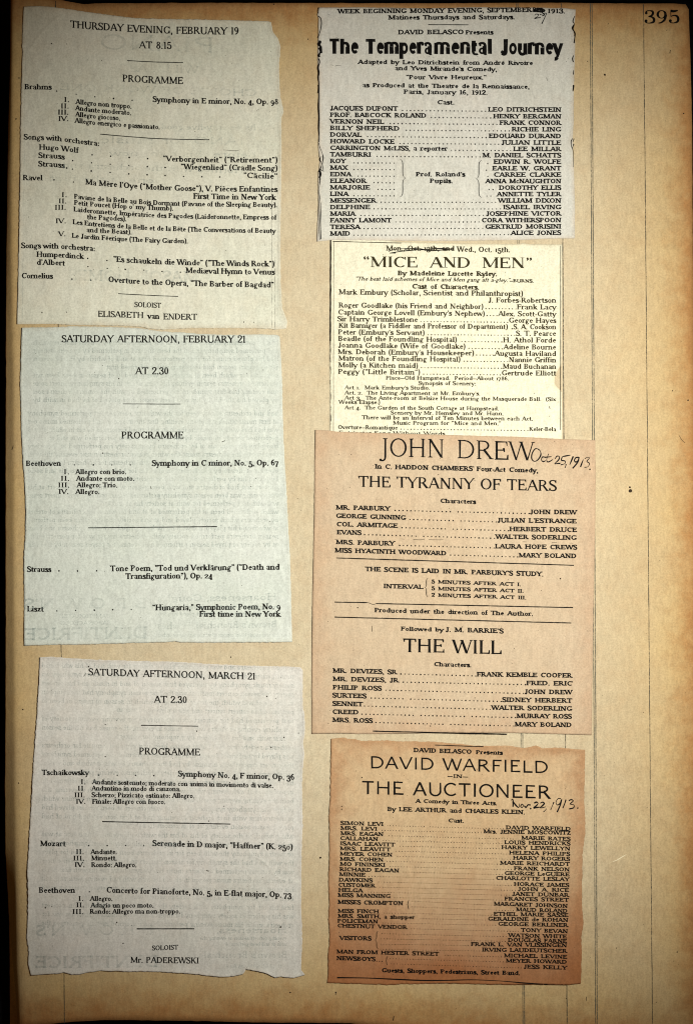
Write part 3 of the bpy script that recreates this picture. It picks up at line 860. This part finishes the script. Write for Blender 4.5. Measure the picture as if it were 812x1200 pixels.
TT(A, True, '''
R 8.5|a 325 65|b 523 99|THURSDAY EVENING, FEBRUARY 19
R 8.2|a 732 187|b 148 180|AT 8.15
rule .85|a 658 260|b 215 257
R 8.3|a 633 385|b 212 376|PROGRAMME
o 6.4|c 50 75|c 207 78|Brahms
dots|c 240 87|c 355 105|c 466 120|c 577 131|c 687 141
o 6.6|d 48 141|d 745 156|Symphony in E minor, No. 4, Op. 98
o 5.9|c 285 152|312|I.
o 5.9|c 355 163|c 682 191|Allegro non troppo.
o 5.9|c 265 190|310|II.
o 5.9|c 353 201|c 680 230|Andante moderato.
o 5.9|c 248 227|308|III.
o 5.9|c 353 238|c 615 262|Allegro giocoso.
o 5.9|c 252 265|308|IV.
o 5.9|c 350 275|d 83 295|Allegro energico e passionato.
rule .9|c 497 343|d 362 354
o 6.4|c 46 373|c 490 413|Songs with orchestra:
o 6.4|c 137 435|c 368 455|Hugo Wolf
dots|e 450 9|e 560 17|e 670 25|e 780 31|f 17 30
o 6.6|f 105 44|f 740 52|“Verborgenheit” (“Retirement”)
o 6.4|e 134 27|e 285 37|Strauss
dots|e 335 44|e 447 57|e 557 65|e 668 72|e 778 78|f 15 75|f 115 79
o 6.6|f 205 89|f 740 98|“Wiegenlied” (Cradle Song)
o 6.4|e 133 77|e 285 88|Strauss
dots|e 299 88|e 333 94|e 445 105|e 557 114|e 668 122|e 776 127|f 15 120|f 115 124|f 218 129|f 320 132|f 420 133
o 6.6|f 555 138|f 740 143|“Cäcilie”
o 6.4|e 40 158|e 153 161|Ravel
dots|e 224 158|e 339 171
o 6.7|e 412 185|f 740 216|Ma Mère l'Oye (“Mother Goose”), V. Pièces Enfantines
o 6.7|f 275 255|f 732 261|First Time in New York
o 5.7|e 270 260|298|I.
o 5.8|e 345 269|f 738 301|Pavane de la Belle au Bois Dormant (Pavane of the Sleeping Beauty).
o 5.7|e 252 297|296|II.
o 5.8|e 345 306|f 158 321|Petit Poucet (Hop o' my Thumb).
o 5.7|e 230 335|292|III.
o 5.8|e 342 345|f 735 371|Laideronnette, Impératrice des Pagodes (Laideronnette, Empress of
o 5.8|e 422 391|e 652 404|the Pagodes).
o 5.7|e 235 415|292|IV.
o 5.8|e 337 421|f 730 446|Les Entretiens de la Belle et de la Bête (The Conversations of Beauty
o 5.8|e 418 468|e 683 482|and the Beast).
o 5.7|g 252 35|290|V.
o 5.8|g 332 45|h 240 74|Le Jardin Féerique (The Fairy Garden).
o 6.5|g 30 105|g 465 124|Songs with orchestra:
o 6.5|g 122 158|g 398 172|Humperdinck
dots|g 424 168|g 538 180
o 6.7|g 578 187|h 722 204|“Es schaukeln die Winde” (“The Winds Rock”)
o 6.5|g 122 205|g 287 212|d'Albert
dots|g 425 216|g 540 227|g 646 232|g 757 237|h 98 231|h 200 235
o 6.7|h 232 240|h 725 249|Mediæval Hymn to Venus
o 6.5|g 32 285|g 215 288|Cornelius
dots|g 330 291|g 442 297
o 6.7|g 548 308|h 720 321|Overture to the Opera, “The Barber of Bagdad”
rule .8|g 605 377|h 187 370
''')
TT(A, False, '''
R 6.0|i 662 95|j 18 100|SOLOIST
R 7.1|i 458 150|i 708 157|ELISABETH
o 6.6|i 736 160|i 797 162|van
R 7.1|j 35 165|j 218 167|ENDERT
''')
TT(B, False, '''
R 8.3|i 256 292|j 490 295|SATURDAY AFTERNOON, FEBRUARY 21
R 8.3|i 668 471|j 60 472|AT 2.30
rule .8|0 144.5 473.4|0 212 473.6
R 8.3|k 590 91|l 143 91|PROGRAMME
o 6.4|k 55 244|247|Beethoven
dots|k 325 238|k 430 238|k 534 238|k 637 238
o 6.8|k 760 244|l 675 241|Symphony in C minor, No. 5, Op. 67
o 5.8|k 266 290|294|I.
o 5.9|k 333 290|612|Allegro con brio.
o 5.8|k 250 327|294|II.
o 5.9|k 337 327|657|Andante con moto.
o 5.8|k 235 364|294|III.
o 5.9|k 340 364|563|Allegro: Trio.
o 5.8|k 238 400|290|IV.
o 5.9|k 333 401|463|Allegro.
rule 1.0|k 400 590|l 333 583
o 6.4|m 62 96|193|Strauss
dots|m 238 91|m 342 91|m 449 90
o 6.9|m 527 93|n 680 84|Tone Poem, “Tod und Verklärung” (“Death and
o 6.8|m 613 136|n 305 132|Transfiguration”), Op. 24
o 6.5|m 62 318|150|Liszt
dots|m 226 315|m 330 311|m 435 310|m 538 308|m 642 306
o 6.9|m 762 312|n 685 305|“Hungaria,” Symphonic Poem, No. 9
o 6.8|n 237 347|685|First time in New York
''')
TT(C_, False, '''
R 8.1|o 358 125|p 497 150|SATURDAY AFTERNOON, MARCH 21
R 8.0|o 725 278|p 115 281|AT 2.30
rule .9|o 648 405|p 180 410
R 8.1|q 640 91|r 188 97|PROGRAMME
o 6.4|q 97 206|355|Tschaikowsky
dots|q 412 206|q 516 207|q 618 208|q 720 209
o 6.7|r 70 214|r 715 233|Symphony No. 4, F minor, Op. 36
o 5.7|q 313 257|338|I.
o 5.7|q 378 257|r 597 277|Andante sostenuto; moderato con anima in movimento di valse.
o 5.7|q 296 293|325|II
o 5.7|q 375 292|r 80 296|Andantino in modo di canzona.
o 5.7|q 278 330|333|III.
o 5.7|q 375 329|r 157 335|Scherzo; Pizzicato ostinato: Allegro.
o 5.7|q 287 366|337|IV.
o 5.7|q 378 366|q 783 368|Finale: Allegro con fuoco.
rule 1.1|q 432 466|r 360 480
o 6.5|s 87 102|226|Mozart
dots|s 357 98|s 460 98|s 562 98|s 664 99
o 6.8|s 716 100|t 705 122|Serenade in D major, “Haffner” (K. 250)
o 5.7|s 287 146|328|II.
o 5.7|s 370 146|512|Andante.
o 5.7|s 272 182|330|III.
o 5.7|s 373 181|512|Minuett.
o 5.7|s 280 218|332|IV.
o 5.7|s 373 219|622|Rondo: Allegro.
o 6.5|s 80 363|278|Beethoven
dots|s 360 357
o 6.8|s 458 362|t 698 389|Concerto for Pianoforte, No. 5, in E-flat major, Op. 73
o 5.7|s 300 408|326|I.
o 5.7|s 366 408|488|Allegro.
o 5.7|s 289 444|328|II.
o 5.7|s 370 445|717|Adagio un poco moto.
o 5.7|s 267 481|326|III.
o 5.7|s 365 480|t 78 478|Rondo: Allegro ma non-troppo.
rule 1.1|u 625 110|v 158 110
R 5.6|u 712 231|v 66 226|SOLOIST
R 7.0|u 592 300|v 182 304|Mr. PADEREWSKI
''')

# ---- The Temperamental Journey
TT(Gc, False, '''
s 5.4|K0 150 78|J0 440 71|WEEK BEGINNING MONDAY EVENING, SEPTEMBER
s 5.2|J0 450 71|J0 512 72|24th
s 5.2|J0 533 77|J0 627 77|1913.
b 5.2|K0 432 112|J0 345 110|Matinees Thursdays and Saturdays.
rule .9|K0 652 140|J0 88 141
s 5.5|K0 487 195|J0 60 194|DAVID BELASCO
b 5.1|J0 75 195|J0 225 195|Presents
h 17.8|K0 103 303|K0 258 303|The
h 17.8|K0 306 303|K0 668 304|Tempera
h 17.8|K0 690 304|J0 216 305|mental
h 17.8|J0 277 306|J0 607 308|Journey
b 5.1|K0 263 360|J0 447 367|Adapted by Leo Ditrichstein from André Rivoire
b 5.1|K0 468 395|J0 245 402|and Yves Mirande's Comedy,
s 5.2|K0 530 446|J0 187 447|“Pour Vivre Heureux.”
b 5.1|K0 288 490|J0 427 499|as Produced at the Theatre de la Rennaissance,
s 5.2|K1 518 49|J1 193 55|Paris, January 16, 1912.
b 5.1|K1 706 108|J1 8 109|Cast.
''')
for a_, l1, nm, b_, nm2 in [
    ('K1 107 142', 480, 'JACQUES DUPONT', 'J1 202 149', 'LEO DITRICHSTEIN'), ('K1 107 179', 640, 'PROF. BABCOCK ROLAND', 'J1 230 187', 'HENRY BERGMAN'),
    ('K1 107 216', 403, 'VERNON NEIL', 'J1 265 223', 'FRANK CONNOR'), ('K1 107 253', 490, 'BILLY SHEPHERD', 'J1 333 260', 'RICHIE LING'),
    ('K1 107 290', 278, 'DORVAL', 'J1 205 297', 'EDOUARD DURAND'), ('K1 107 327', 462, 'HOWARD LOCKE', 'J1 275 334', 'JULIAN LITTLE'),
    ('K1 107 364', 757, 'CARRINGTON McLISS, a reporter', 'J1 342 370', 'LEE MILLAR'), ('K1 107 401', 330, 'TAMBURRI', 'J1 170 405', 'M. DANIEL SCHATTS'),
    ('K2 107 181', 360, 'MESSENGER', 'J2 258 181', 'WILLIAM DIXON'), ('K2 107 218', 325, 'DELPHINE', 'J2 285 218', 'ISABEL IRVING'),
    ('K2 107 255', 243, 'MARIA', 'J2 190 254', 'JOSEPHINE VICTOR'), ('K2 107 292', 445, 'FANNY LAMONT', 'J2 165 291', 'CORA WITHERSPOON'),
    ('K2 107 329', 270, 'TERESA', 'J2 185 327', 'GERTRUD MORISINI'), ('K2 107 366', 215, 'MAID', 'J2 328 362', 'ALICE JONES')]:
    row(Gc, 's', 5.4, a_, l1, nm, b_, 604, nm2, r=.62)
for a_, l1, nm, b_, nm2, d1, nr in [
    ('K1 107 438', 190, 'ROY', 'J1 232 441', 'EDWIN R. WOLFE', 218, 1), ('K1 107 475', 200, 'MAX', 'J1 225 478', 'EARLE W. GRANT', 230, 1),
    ('K2 107 34', 220, 'EDNA', 'J2 233 36', 'CARREE CLARKE', 256, 1), ('K2 107 71', 305, 'ELEANOR', 'J2 187 72', 'ANNA McNAUGHTON', 332, 0),
    ('K2 107 108', 325, 'MARJORIE', 'J2 262 109', 'DOROTHY ELLIS', 355, 2), ('K2 107 144', 205, 'LINA', 'J2 250 145', 'ANNETTE TYLER', 235, 2)]:
    row(Gc, 's', 5.4, a_, l1, nm, b_, 604, nm2, dots_on=False)
    y_ = pt(a_)[1]
    leader(Gc, 365 + d1 / Z4, y_ + .2, 365 + 462 / Z4, y_ + .3, 4.7, .62)
    if nr:
        xb, yb = pt(b_); dots(Gc, [(xb - 7.5 - 4.6 * i, yb - .4) for i in range(nr)], .6)
TT(Gc, False, '''
b 5.2|K2 586 33|J2 68 34|Prof. Roland's
b 5.2|K2 664 70|K2 787 71|Pupils.
''')
brace(Gc, 365 + 510 / Z4, 186.6, 231.2, 3.2, 1)
brace(Gc, 530 + 147 / Z4, 187.8, 231.8, 3.2, -1)
pen(Gc, ['458 90 466 82 478 84 476 94 458 106 474 103 492 101', '486 84 502 82 523 77 516 98 498 136'], 1.0, 'handwritten_correction', 'J0')
pen(Gc, ['446 62 470 50 500 54 516 62 490 68 452 64 480 58 512 66', '448 56 512 58', '490 66 512 84 500 92'], 1.5, 'pen_strike', 'J0')
# ragged black ornament left and right of that clipping
pen(Gc, ['42 45 36 60 38 78', '38 92 52 105 56 135 50 175 36 215'], .9, 'border_ornament', 'K0', INK)
pen(Gc, ['40 232 50 236 42 250 50 262 46 278', '44 270 50 292 42 312 46 322', '52 262 54 300'], 2.6, 'border_ornament', 'K0', INK)
pen(Gc, ['40 330 46 350 38 380 42 410 38 440 42 470 40 525'], 1.5, 'border_ornament', 'K0', INK)
pen(Gc, ['40 0 42 60 40 120 43 180 41 240 44 290 42 320', '42 325 48 350 60 380 66 410 62 440 66 470 68 486', '52 400 48 420 58 440 50 470 40 486', '46 470 64 482'], 1.1, 'border_ornament', 'K1', INK)
pen(Gc, ['46 480 52 500 44 520'], 2.0, 'border_ornament', 'K1', INK)
pen(Gc, ['44 0 48 60 42 110 46 150 44 200 46 260 44 330 46 388', '52 180 53 240 51 300 54 386', '50 10 46 30 50 50 44 70'], .8, 'border_ornament', 'K2', INK)
pen(Gc, ['682 92 672 120 680 140 672 165 684 190 682 215 678 245', '676 312 670 330 674 350', '676 395 674 420', '678 480 672 510', '678 140 668 160 678 180'], 1.2, 'border_ornament', 'J0', INK)
pen(Gc, ['674 0 672 36', '672 298 662 315 664 345 672 365 674 400 676 460', '680 300 672 320', '678 330 668 352'], 1.0, 'border_ornament', 'J1', INK)
pen(Gc, ['106 365 125 368', '130 372 150 368 168 372'], .4, 'ink_smudge', 'K0', SPECK)

# ---- Mice and Men
TT(F, False, '''
m 6.0|K2 420 448|K2 797 449|Mon., Oct. 13th, and
m 6.2|J2 28 454|J2 320 457|Wed., Oct. 15th.
M 12.4|K3 292 62|K3 588 64|“MICE
M 12.4|K3 668 65|J3 95 66|AND
M 12.4|J3 170 67|J3 442 69|MEN”
b 5.6|K3 485 109|J3 247 113|By Madeleine Lucette Ryley.
i 4.7|K3 245 138|J3 320 146|“The best laid schemes of Mice and Men gang aft a-gley.”
b 3.7|J3 320 147|J3 452 149|—BURNS.
b 5.6|K3 565 183|J3 147 188|Cast of Characters.
m 6.2|K3 155 216|J3 392 225|Mark Embury (Scholar, Scientist and Philanthropist)
m 6.0|J3 203 261|J3 577 262|J. Forbes-Robertson
m 4.6|K4 418 215|J4 313 219|Place—Old Hampstead.  Period—About 1786.
m 4.7|K4 600 245|J4 130 247|Synopsis of Scenery:
m 4.6|K4 188 269|K4 660 271|Act 1.  Mark Embury's Studio.
m 4.6|K4 188 298|J4 153 303|Act. 2.  The Living Apartment at Mr. Embury's.
m 4.6|K4 188 326|J4 577 335|Act 3.  The Ante-room at Belsize House during the Masquerade Ball.  (Six
m 4.6|K4 155 350|K4 382 352|Weeks Elapse.)
m 4.6|K4 188 381|J4 257 387|Act 4.  The Garden of the South Cottage at Hampstead.
m 4.6|K4 445 410|J4 283 415|Scenery by Mr. Hemsley and Mr. Hann.
m 4.8|K4 285 437|J4 447 444|There will be an Interval of Ten Minutes between each Act.
m 4.6|K4 458 467|J4 270 470|Music Program for “Mice and Men.”
m 4.6|K4 155 522|K4 745 528|Entr'actes Song Without Words
''')
for a_, wl, l1, nm, b_, nm2 in [
    ('K3 155 289', 'J', 170, 'Roger Goodlake (his Friend and Neighbor)', 'J3 363 299', 'Frank Lacy'),
    ('K3 152 328', 'J', 178, "Captain George Lovell (Embury's Nephew)", 'J3 258 337', 'Alex. Scott-Gatty'),
    ('K3 148 366', 'K', 592, 'Sir Harry Trimblestone', 'J3 317 374', 'George Hayes'),
    ('K3 155 402', 'J', 307, 'Kit Barniger (a Fiddler and Professor of Department)', 'J3 343 410', 'S. A. Cookson'),
    ('K3 152 440', 'K', 630, "Peter (Embury's Servant)", 'J3 357 447', 'S. T. Pearce'),
    ('K3 152 476', 'J', 22, 'Beadle (of the Foundling Hospital)', 'J3 285 484', 'H. Athol Forde'),
    ('K4 152 35', 'J', 70, 'Joanna Goodlake (Wife of Goodlake)', 'J4 287 45', 'Adeline Bourne'),
    ('K4 150 72', 'J', 118, "Mrs. Deborah (Embury's Housekeeper)", 'J4 238 81', 'Augusta Haviland'),
    ('K4 153 108', 'J', 42, 'Matron (of the Foundling Hospital)', 'J4 317 117', 'Nannie Griffin'),
    ('K4 152 146', 'K', 593, 'Molly (a Kitchen maid)', 'J4 283 154', 'Maud Buchanan'),
    ('K4 152 183', 'K', 605, 'Peggy (“Little Britain”)', 'J4 277 191', 'Gertrude Elliott'),
    ('K4 150 491', 'K', 480, 'Overture—Romantique', 'J4 430 502', 'Keler-Bela')]:
    if wl == 'J': l1 += 165 * Z4
    row(F, 'm', 6.0 if nm[0] != 'O' else 4.8, a_, l1, nm, b_, 577, nm2, step=3.9, r=.6, g0=3, g1=2)
rule(F, (387.6, 280), (387.2, 400), 1.4, name='border_line', mat=INK, wob=.5); rule(F, (387.2, 400), (387.6, 498), 1.1, name='border_line', mat=INK_SEAM, wob=.6)  # thick left line inks in the sheet edge's shadow along with its border
rule(F, (391, 283.4), (390.8, 506), .55, name='border_line', mat=INK_BROWN)
rule(F, (390, 283), (470, 285), .8, name='border_line', mat=INK_BROWN)
rule(F, (656.4, 288), (656.2, 504), .6, name='border_line', mat=INK_BROWN)
pen(F, ['430 452 470 440 540 436 620 444 700 436 792 440', '440 462 500 452 560 446 640 440 720 446 790 438', '520 440 600 436 660 448 760 442', '436 462 470 462'], 1.1, 'pen_strike', 'K2')

# ---- John Drew
TT(E, False, '''
l 21.6|K5 385 168|K5 738 173|JOHN
l 21.6|J5 30 178|J5 445 189|DREW
s 5.5|K5 357 235|K5 448 238|In C.
s 5.5|K5 470 239|J5 118 248|HADDON CHAMBERS'
b 5.5|J5 137 249|J5 475 258|Four-Act Comedy,
W 12.8|K5 268 336|J5 577 361|THE TYRANNY OF TEARS
b 5.2|K5 722 427|J5 128 432|Characters
rule 1.1|K6 140 257|J6 678 298
s 5.5|K6 303 331|J6 505 360|THE SCENE IS LAID IN MR. PARBURY'S STUDY.
s 5.2|K6 405 426|K6 622 431|INTERVAL
b 4.3|K6 672 399|J6 380 415|5 MINUTES AFTER ACT I.
b 4.3|K6 672 437|J6 395 452|5 MINUTES AFTER ACT II.
b 4.3|K6 672 474|J6 410 489|2 MINUTES AFTER ACT III.
rule 1.1|K7 130 26|K7 310 29
rule 1.1|K7 362 34|J7 673 57
s 5.3|K7 355 83|J7 447 104|Produced under the direction of The Author.
rule 1.1|K7 130 110|J7 663 143
b 4.9|K7 502 186|K7 735 192|Followed by
s 5.5|K7 752 192|J7 282 201|J. M. BARRIE'S
W 15.8|K7 520 305|J7 268 318|THE WILL
b 5.0|K7 687 385|J7 103 390|Characters.
rule 1.2|K8 343 270|J8 305 287
''')
pen(E, ['310 29 325 32 345 40 362 34'], .9, 'rule_line', 'K7', INK)
for a_, l1, nm, b_, r1, nm2, gp in [
    ('K5 140 464', 437, 'MR. PARBURY', 'J5 435 489', 690, 'JOHN DREW', [(531, 536)]),
    ('K5 140 511', 525, 'GEORGE GUNNING', 'J6 253 58', 690, "JULIAN L'ESTRANGE", [(531, 536)]),
    ('K6 143 80', 480, 'COL. ARMITAGE', 'J6 320 107', 692, 'HERBERT DRUCE', [(522, 527)]),
    ('K6 145 125', 277, 'EVANS', 'J6 243 150', 690, 'WALTER SODERLING', [(489, 496)]),
    ('K6 140 180', 462, 'MRS. PARBURY', 'J6 240 204', 693, 'LAURA HOPE CREWS', []),
    ('K6 133 226', 752, 'MISS HYACINTH WOODWARD', 'J6 372 254', 690, 'MARY BOLAND', []),
    ('K7 122 421', 475, 'MR. DEVIZES, SR', 'J7 138 442', 665, 'FRANK KEMBLE COOPER', []),
    ('K7 122 468', 485, 'MR. DEVIZES, JR', 'J7 415 491', 667, 'FRED. ERIC', []),
    ('K7 122 515', 390, 'PHILIP ROSS', 'J8 405 62', 665, 'JOHN DREW', [(503, 507)]),
    ('K8 120 82', 305, 'SURTEES', 'J8 280 107', 665, 'SIDNEY HERBERT', [(476, 481)]),
    ('K8 120 128', 285, 'SENNET', 'J8 220 151', 665, 'WALTER SODERLING', [(489, 496)]),
    ('K8 120 174', 262, 'CREED', 'J8 360 197', 663, 'MURRAY ROSS', [(484, 489), (544, 550)]),
    ('K8 120 219', 340, 'MRS. ROSS', 'J8 350 244', 663, 'MARY BOLAND', [(519, 524)])]:
    row(E, 's', 5.4, a_, l1, nm, b_, r1, nm2, r=.66, step=4.6, g0=2.2, g1=1.8, gaps=gp)
brace(E, 365 + 642 / Z4, 677.4, 699.4, 1.8, -1)
pen(E, ['482 128 462 124 444 150 442 180 456 194 476 186 492 160 490 138 478 126', '518 172 502 170 496 186 506 196 520 190', '536 152 526 180 528 196 540 196 560 184', '514 172 552 168',
        '572 182 582 166 596 168 592 186 570 208 586 206 602 206', '612 170 608 188 626 192 628 206 604 214', '612 168 634 164 658 160', '634 210 632 220 628 230',
        '674 166 664 190 654 214', '704 172 688 174 680 190 690 198 704 184 706 172 698 200 670 234', '730 184 722 204 714 226', '738 180 752 172 764 176 750 194 764 206 756 224 736 228', '767 239'],
    1.35, 'handwritten_date', 'J5')

# ---- The Auctioneer
TT(D, False, '''
rule .9|K8 690 348|J8 172 357
s 5.2|K8 573 388|J8 105 398|DAVID BELASCO
b 4.8|J8 133 399|J8 278 402|Presents
g 14.4|K8 330 478|J8 530 506|DAVID WARFIELD
s 4.2|K9 762 53|J9 85 57|—IN—
g 15.6|K9 285 144|J9 545 171|THE AUCTIONEER
b 4.7|K9 585 194|J9 247 207|A Comedy in Three Acts.
s 5.1|K9 427 240|J9 402 258|By LEE ARTHUR and CHARLES KLEIN.
b 4.6|K9 767 303|J9 62 305|Cast.
b 4.9|M 395 282|N 375 298|Guests, Shoppers, Pedestrians, Street Band.
''')
for a_, l1, nm, b_, nm2, gp in [
    ('K9 165 317', 400, 'SIMON LEVI', 'J9 300 342', 'DAVID WARFIELD', [(498, 501)]), ('K9 165 345', 365, 'MRS. LEVI', 'J9 175 364', 'Mrs. JENNIE MOSCOWITZ', []),
    ('K9 165 374', 400, 'MRS. EAGAN', 'J9 387 400', 'MARIE BATES', []), ('K9 163 402', 370, 'CALLAHAN', 'J9 292 425', 'LOUIS HENDRICKS', []),
    ('K9 163 431', 465, 'ISAAC LEAVITT', 'J9 275 453', 'HARRY LEWELLYN', []), ('K9 162 459', 440, 'MRS. LEAVITT', 'J9 318 483', 'HELENA PHILIPS', []),
    ('K9 162 488', 450, 'MEYER COHEN', 'J9 340 512', 'HARRY ROGERS', []), ('K9 162 517', 400, 'MRS. COHEN', 'J10 267 62', 'MARIE REICHARDT', []),
    ('K10 162 68', 410, 'MO FININSKI', 'J10 345 93', 'FRANK NELSON', []), ('K10 160 98', 488, 'RICHARD EAGAN', 'J10 293 120', 'GEORGE LeGUERE', []),
    ('K10 158 126', 300, 'MINNIE', 'J10 245 147', 'CHARLOTTE LESLAY', []), ('K10 155 156', 340, 'DAWKINS', 'J10 345 181', 'HORACE JAMES', []),
    ('K10 153 185', 355, 'CUSTOMER', 'J10 368 209', 'JOHN A. RICE', []), ('K10 153 214', 285, 'HELGA', 'J10 335 236', 'JANET DUNBAR', []),
    ('K10 150 242', 440, 'MISS MANNING', 'J10 292 263', 'FRANCES STREET', []), ('K10 150 330', 375, 'MISS FINCH', 'J10 232 348', 'ETHEL MARIE SASSE', []),
    ('K10 150 358', 575, 'MRS. SMITH, a shopper', 'J10 200 375', 'GERALDINE de ROHAN', []), ('K10 148 386', 370, 'POLICEMAN', 'J10 257 404', 'GEORGE BERLINER', []),
    ('K10 148 413', 533, 'CHESTNUT VENDOR', 'J10 385 439', 'TONY BEVAN', []), ('M 143 176', 710, 'MAN FROM HESTER STREET', 'N 290 199', 'MICHAEL LEVINE', [])]:
    yy = pt(b_)[1]; r1 = lerp(659, 637, min(1, max(0, (yy - 970) / 160)))
    row(D, 's', 4.6, a_, l1, nm, b_, r1, nm2, step=3.3, r=.40, g0=4.5, g1=3.5, gaps=gp, dy2=.7)
for a_, b_, nm2 in [('K10 540 268', 'J10 233 291', 'MARGARET JOHNSON'), ('K10 545 300', 'J10 357 323', 'MAUD ROLAND'),
                    ('M 372 68', 'N 315 86', 'WATSON WHITE'), ('M 372 97', 'N 312 112', 'DOUGLAS FARNE'), ('M 372 127', 'N 105 135', 'FRANK L. VAN VLISSINGEN'),
                    ('M 372 156', 'N 167 166', 'IRVING LAUDEUTSCHER'), ('M 425 208', 'N 300 227', 'MEYER HOWARD'), ('M 425 237', 'N 400 261', 'JESS KELLY')]:
    row(D, 's', 4.6, a_, 0, '', b_, 641 if 'K10' in a_ else 637, nm2, step=3.3, r=.40, g0=2, g1=3.5, dy2=.7)
TT(D, False, '''
s 4.9|K10 150 281|K10 510 289|MISSES CROMPTON
s 4.9|M 160 101|M 333 104|VISITORS
s 4.9|M 143 214|M 355 220|NEWSBOYS
''')
dots(D, ['M 365 220', 'M 380 221', 'M 395 221'], .55)
brace(D, 365 + 540 / Z4, 1054.6, 1065, 1.3, -1)
brace(D, 365 + 364 / Z4, 1090.6, 1111.6, 1.9, -1)
brace(D, 365 + 420 / Z4, 1120.4, 1130.8, 1.2, -1)
pen(D, ['143 312 300 314 480 322 640 328 812 326', '788 326 920 324 1080 332 1200 342 1300 348 1430 351'], 1.25, 'rule_line', 'M', INK)
pen(D, ['326 180 336 174 338 196 338 216', '338 184 352 206 370 220 372 198', '390 200 380 212 388 220 396 210 392 202', '396 206 410 222 420 206 436 206', '402 214 416 216', '436 226',
        '456 196 468 190 478 196 470 208 454 222 470 220 486 218', '490 196 504 190 512 198 502 210 488 222 506 220 520 216', '524 226 518 236 508 244',
        '566 190 558 210 548 234', '606 170 588 172 578 192 586 206 602 196 610 174 602 206 584 246', '634 176 626 200 616 224', '650 182 664 176 674 184 658 200 678 206 676 222 652 228', '700 223'],
    1.4, 'handwritten_date', 'J9')

# ---- dust, pinholes, small smudges
specks(A, (30, 30, 322, 378), 160, extra=[(61, 51.5, .8), (79, 52, .5), (79, 196 + 170, .6), (50, 366.5, .7), (286, 377.5, .8), (297.5, 377.7, .6), (303, 129, .6)],
       strokes=[[(262, 176, .4), (275, 177, .5), (282, 176, .3)]])
specks(B, (32, 398, 330, 748), 160, extra=[(139.8, 443.8, .8), (121, 531, .8), (294, 570, .6), (316, 611, .6)],
       strokes=[[(260, 518, .6), (264, 516.5, .9)], [(177, 570, .6), (178, 573, .8)]])
specks(C_, (42, 790, 350, 1130), 220, extra=[(104.4, 781, .9), (124, 849, .7), (231, 856.6, .8), (333, 864, .8), (313, 816, .8), (350, 859, .7), (124, 886.5, .7), (318, 876, .8),
       (54, 1063.5, .9), (61.6, 1061.6, .6), (145, 1105, .8), (137.5, 1080.5, .8), (329, 1086, 1), (263, 944.6, .6), (245, 962, .7)],
       strokes=[[(242, 1019.8, .8), (245, 1020.6, 1)], [(101.4, 789, .4), (98.6, 792.5, .6)]])
specks(Gc, (380, 15, 668, 276), 120, strokes=[[(640, 91, .5), (640.6, 95, .5)]])
specks(F, (395, 290, 652, 500), 90, strokes=[[(643, 476, .5), (644, 479, .8)]])
specks(E, (372, 515, 690, 852), 240, extra=[(419, 712, .8), (504, 850.5, .8), (513.5, 556, .6), (656, 678, 1), (411.5, 532.5, .5), (556, 817.6, .6), (634, 692, .5)],
       strokes=[[(470, 631.5, .4), (474, 631.8, .4)], [(484, 632.2, .5), (492, 632.6, .7), (497, 632.2, .5)], [(502, 632.3, .5), (512, 632.6, .5), (519, 632.4, .4)], [(612, 634.8, .4), (617, 635, .4)], [(646, 635.6, .4), (652, 635.8, .4)], [(666, 636.2, .4), (671, 636.6, .4)], [(435.6, 733, .6), (436, 740, .6)]])
specks(D, (392, 880, 676, 1145), 260, extra=[(400.4, 944.6, .7), (400.4, 948, .7), (424, 911, .8)])

# fine double border rules of the programme pages
for x0, y0, x1, y1 in ((325, 50, 325.6, 384), (328, 60, 321, 60)):
    if x0 < 327: rule(A, (326, 60), (326, 384), .5, name='border_line', mat=GHOST, wob=.6)
rule(A, (318.4, 200), (318.6, 386), .35, name='border_line', mat=INK_SEAM, wob=.2)
rule(A, (322.2, 300), (322.4, 386), .35, name='border_line', mat=INK_SEAM, wob=.2)
rule(A, (30.5, 60), (26.5, 378), .6, name='border_line', mat=GHOST, wob=.6)
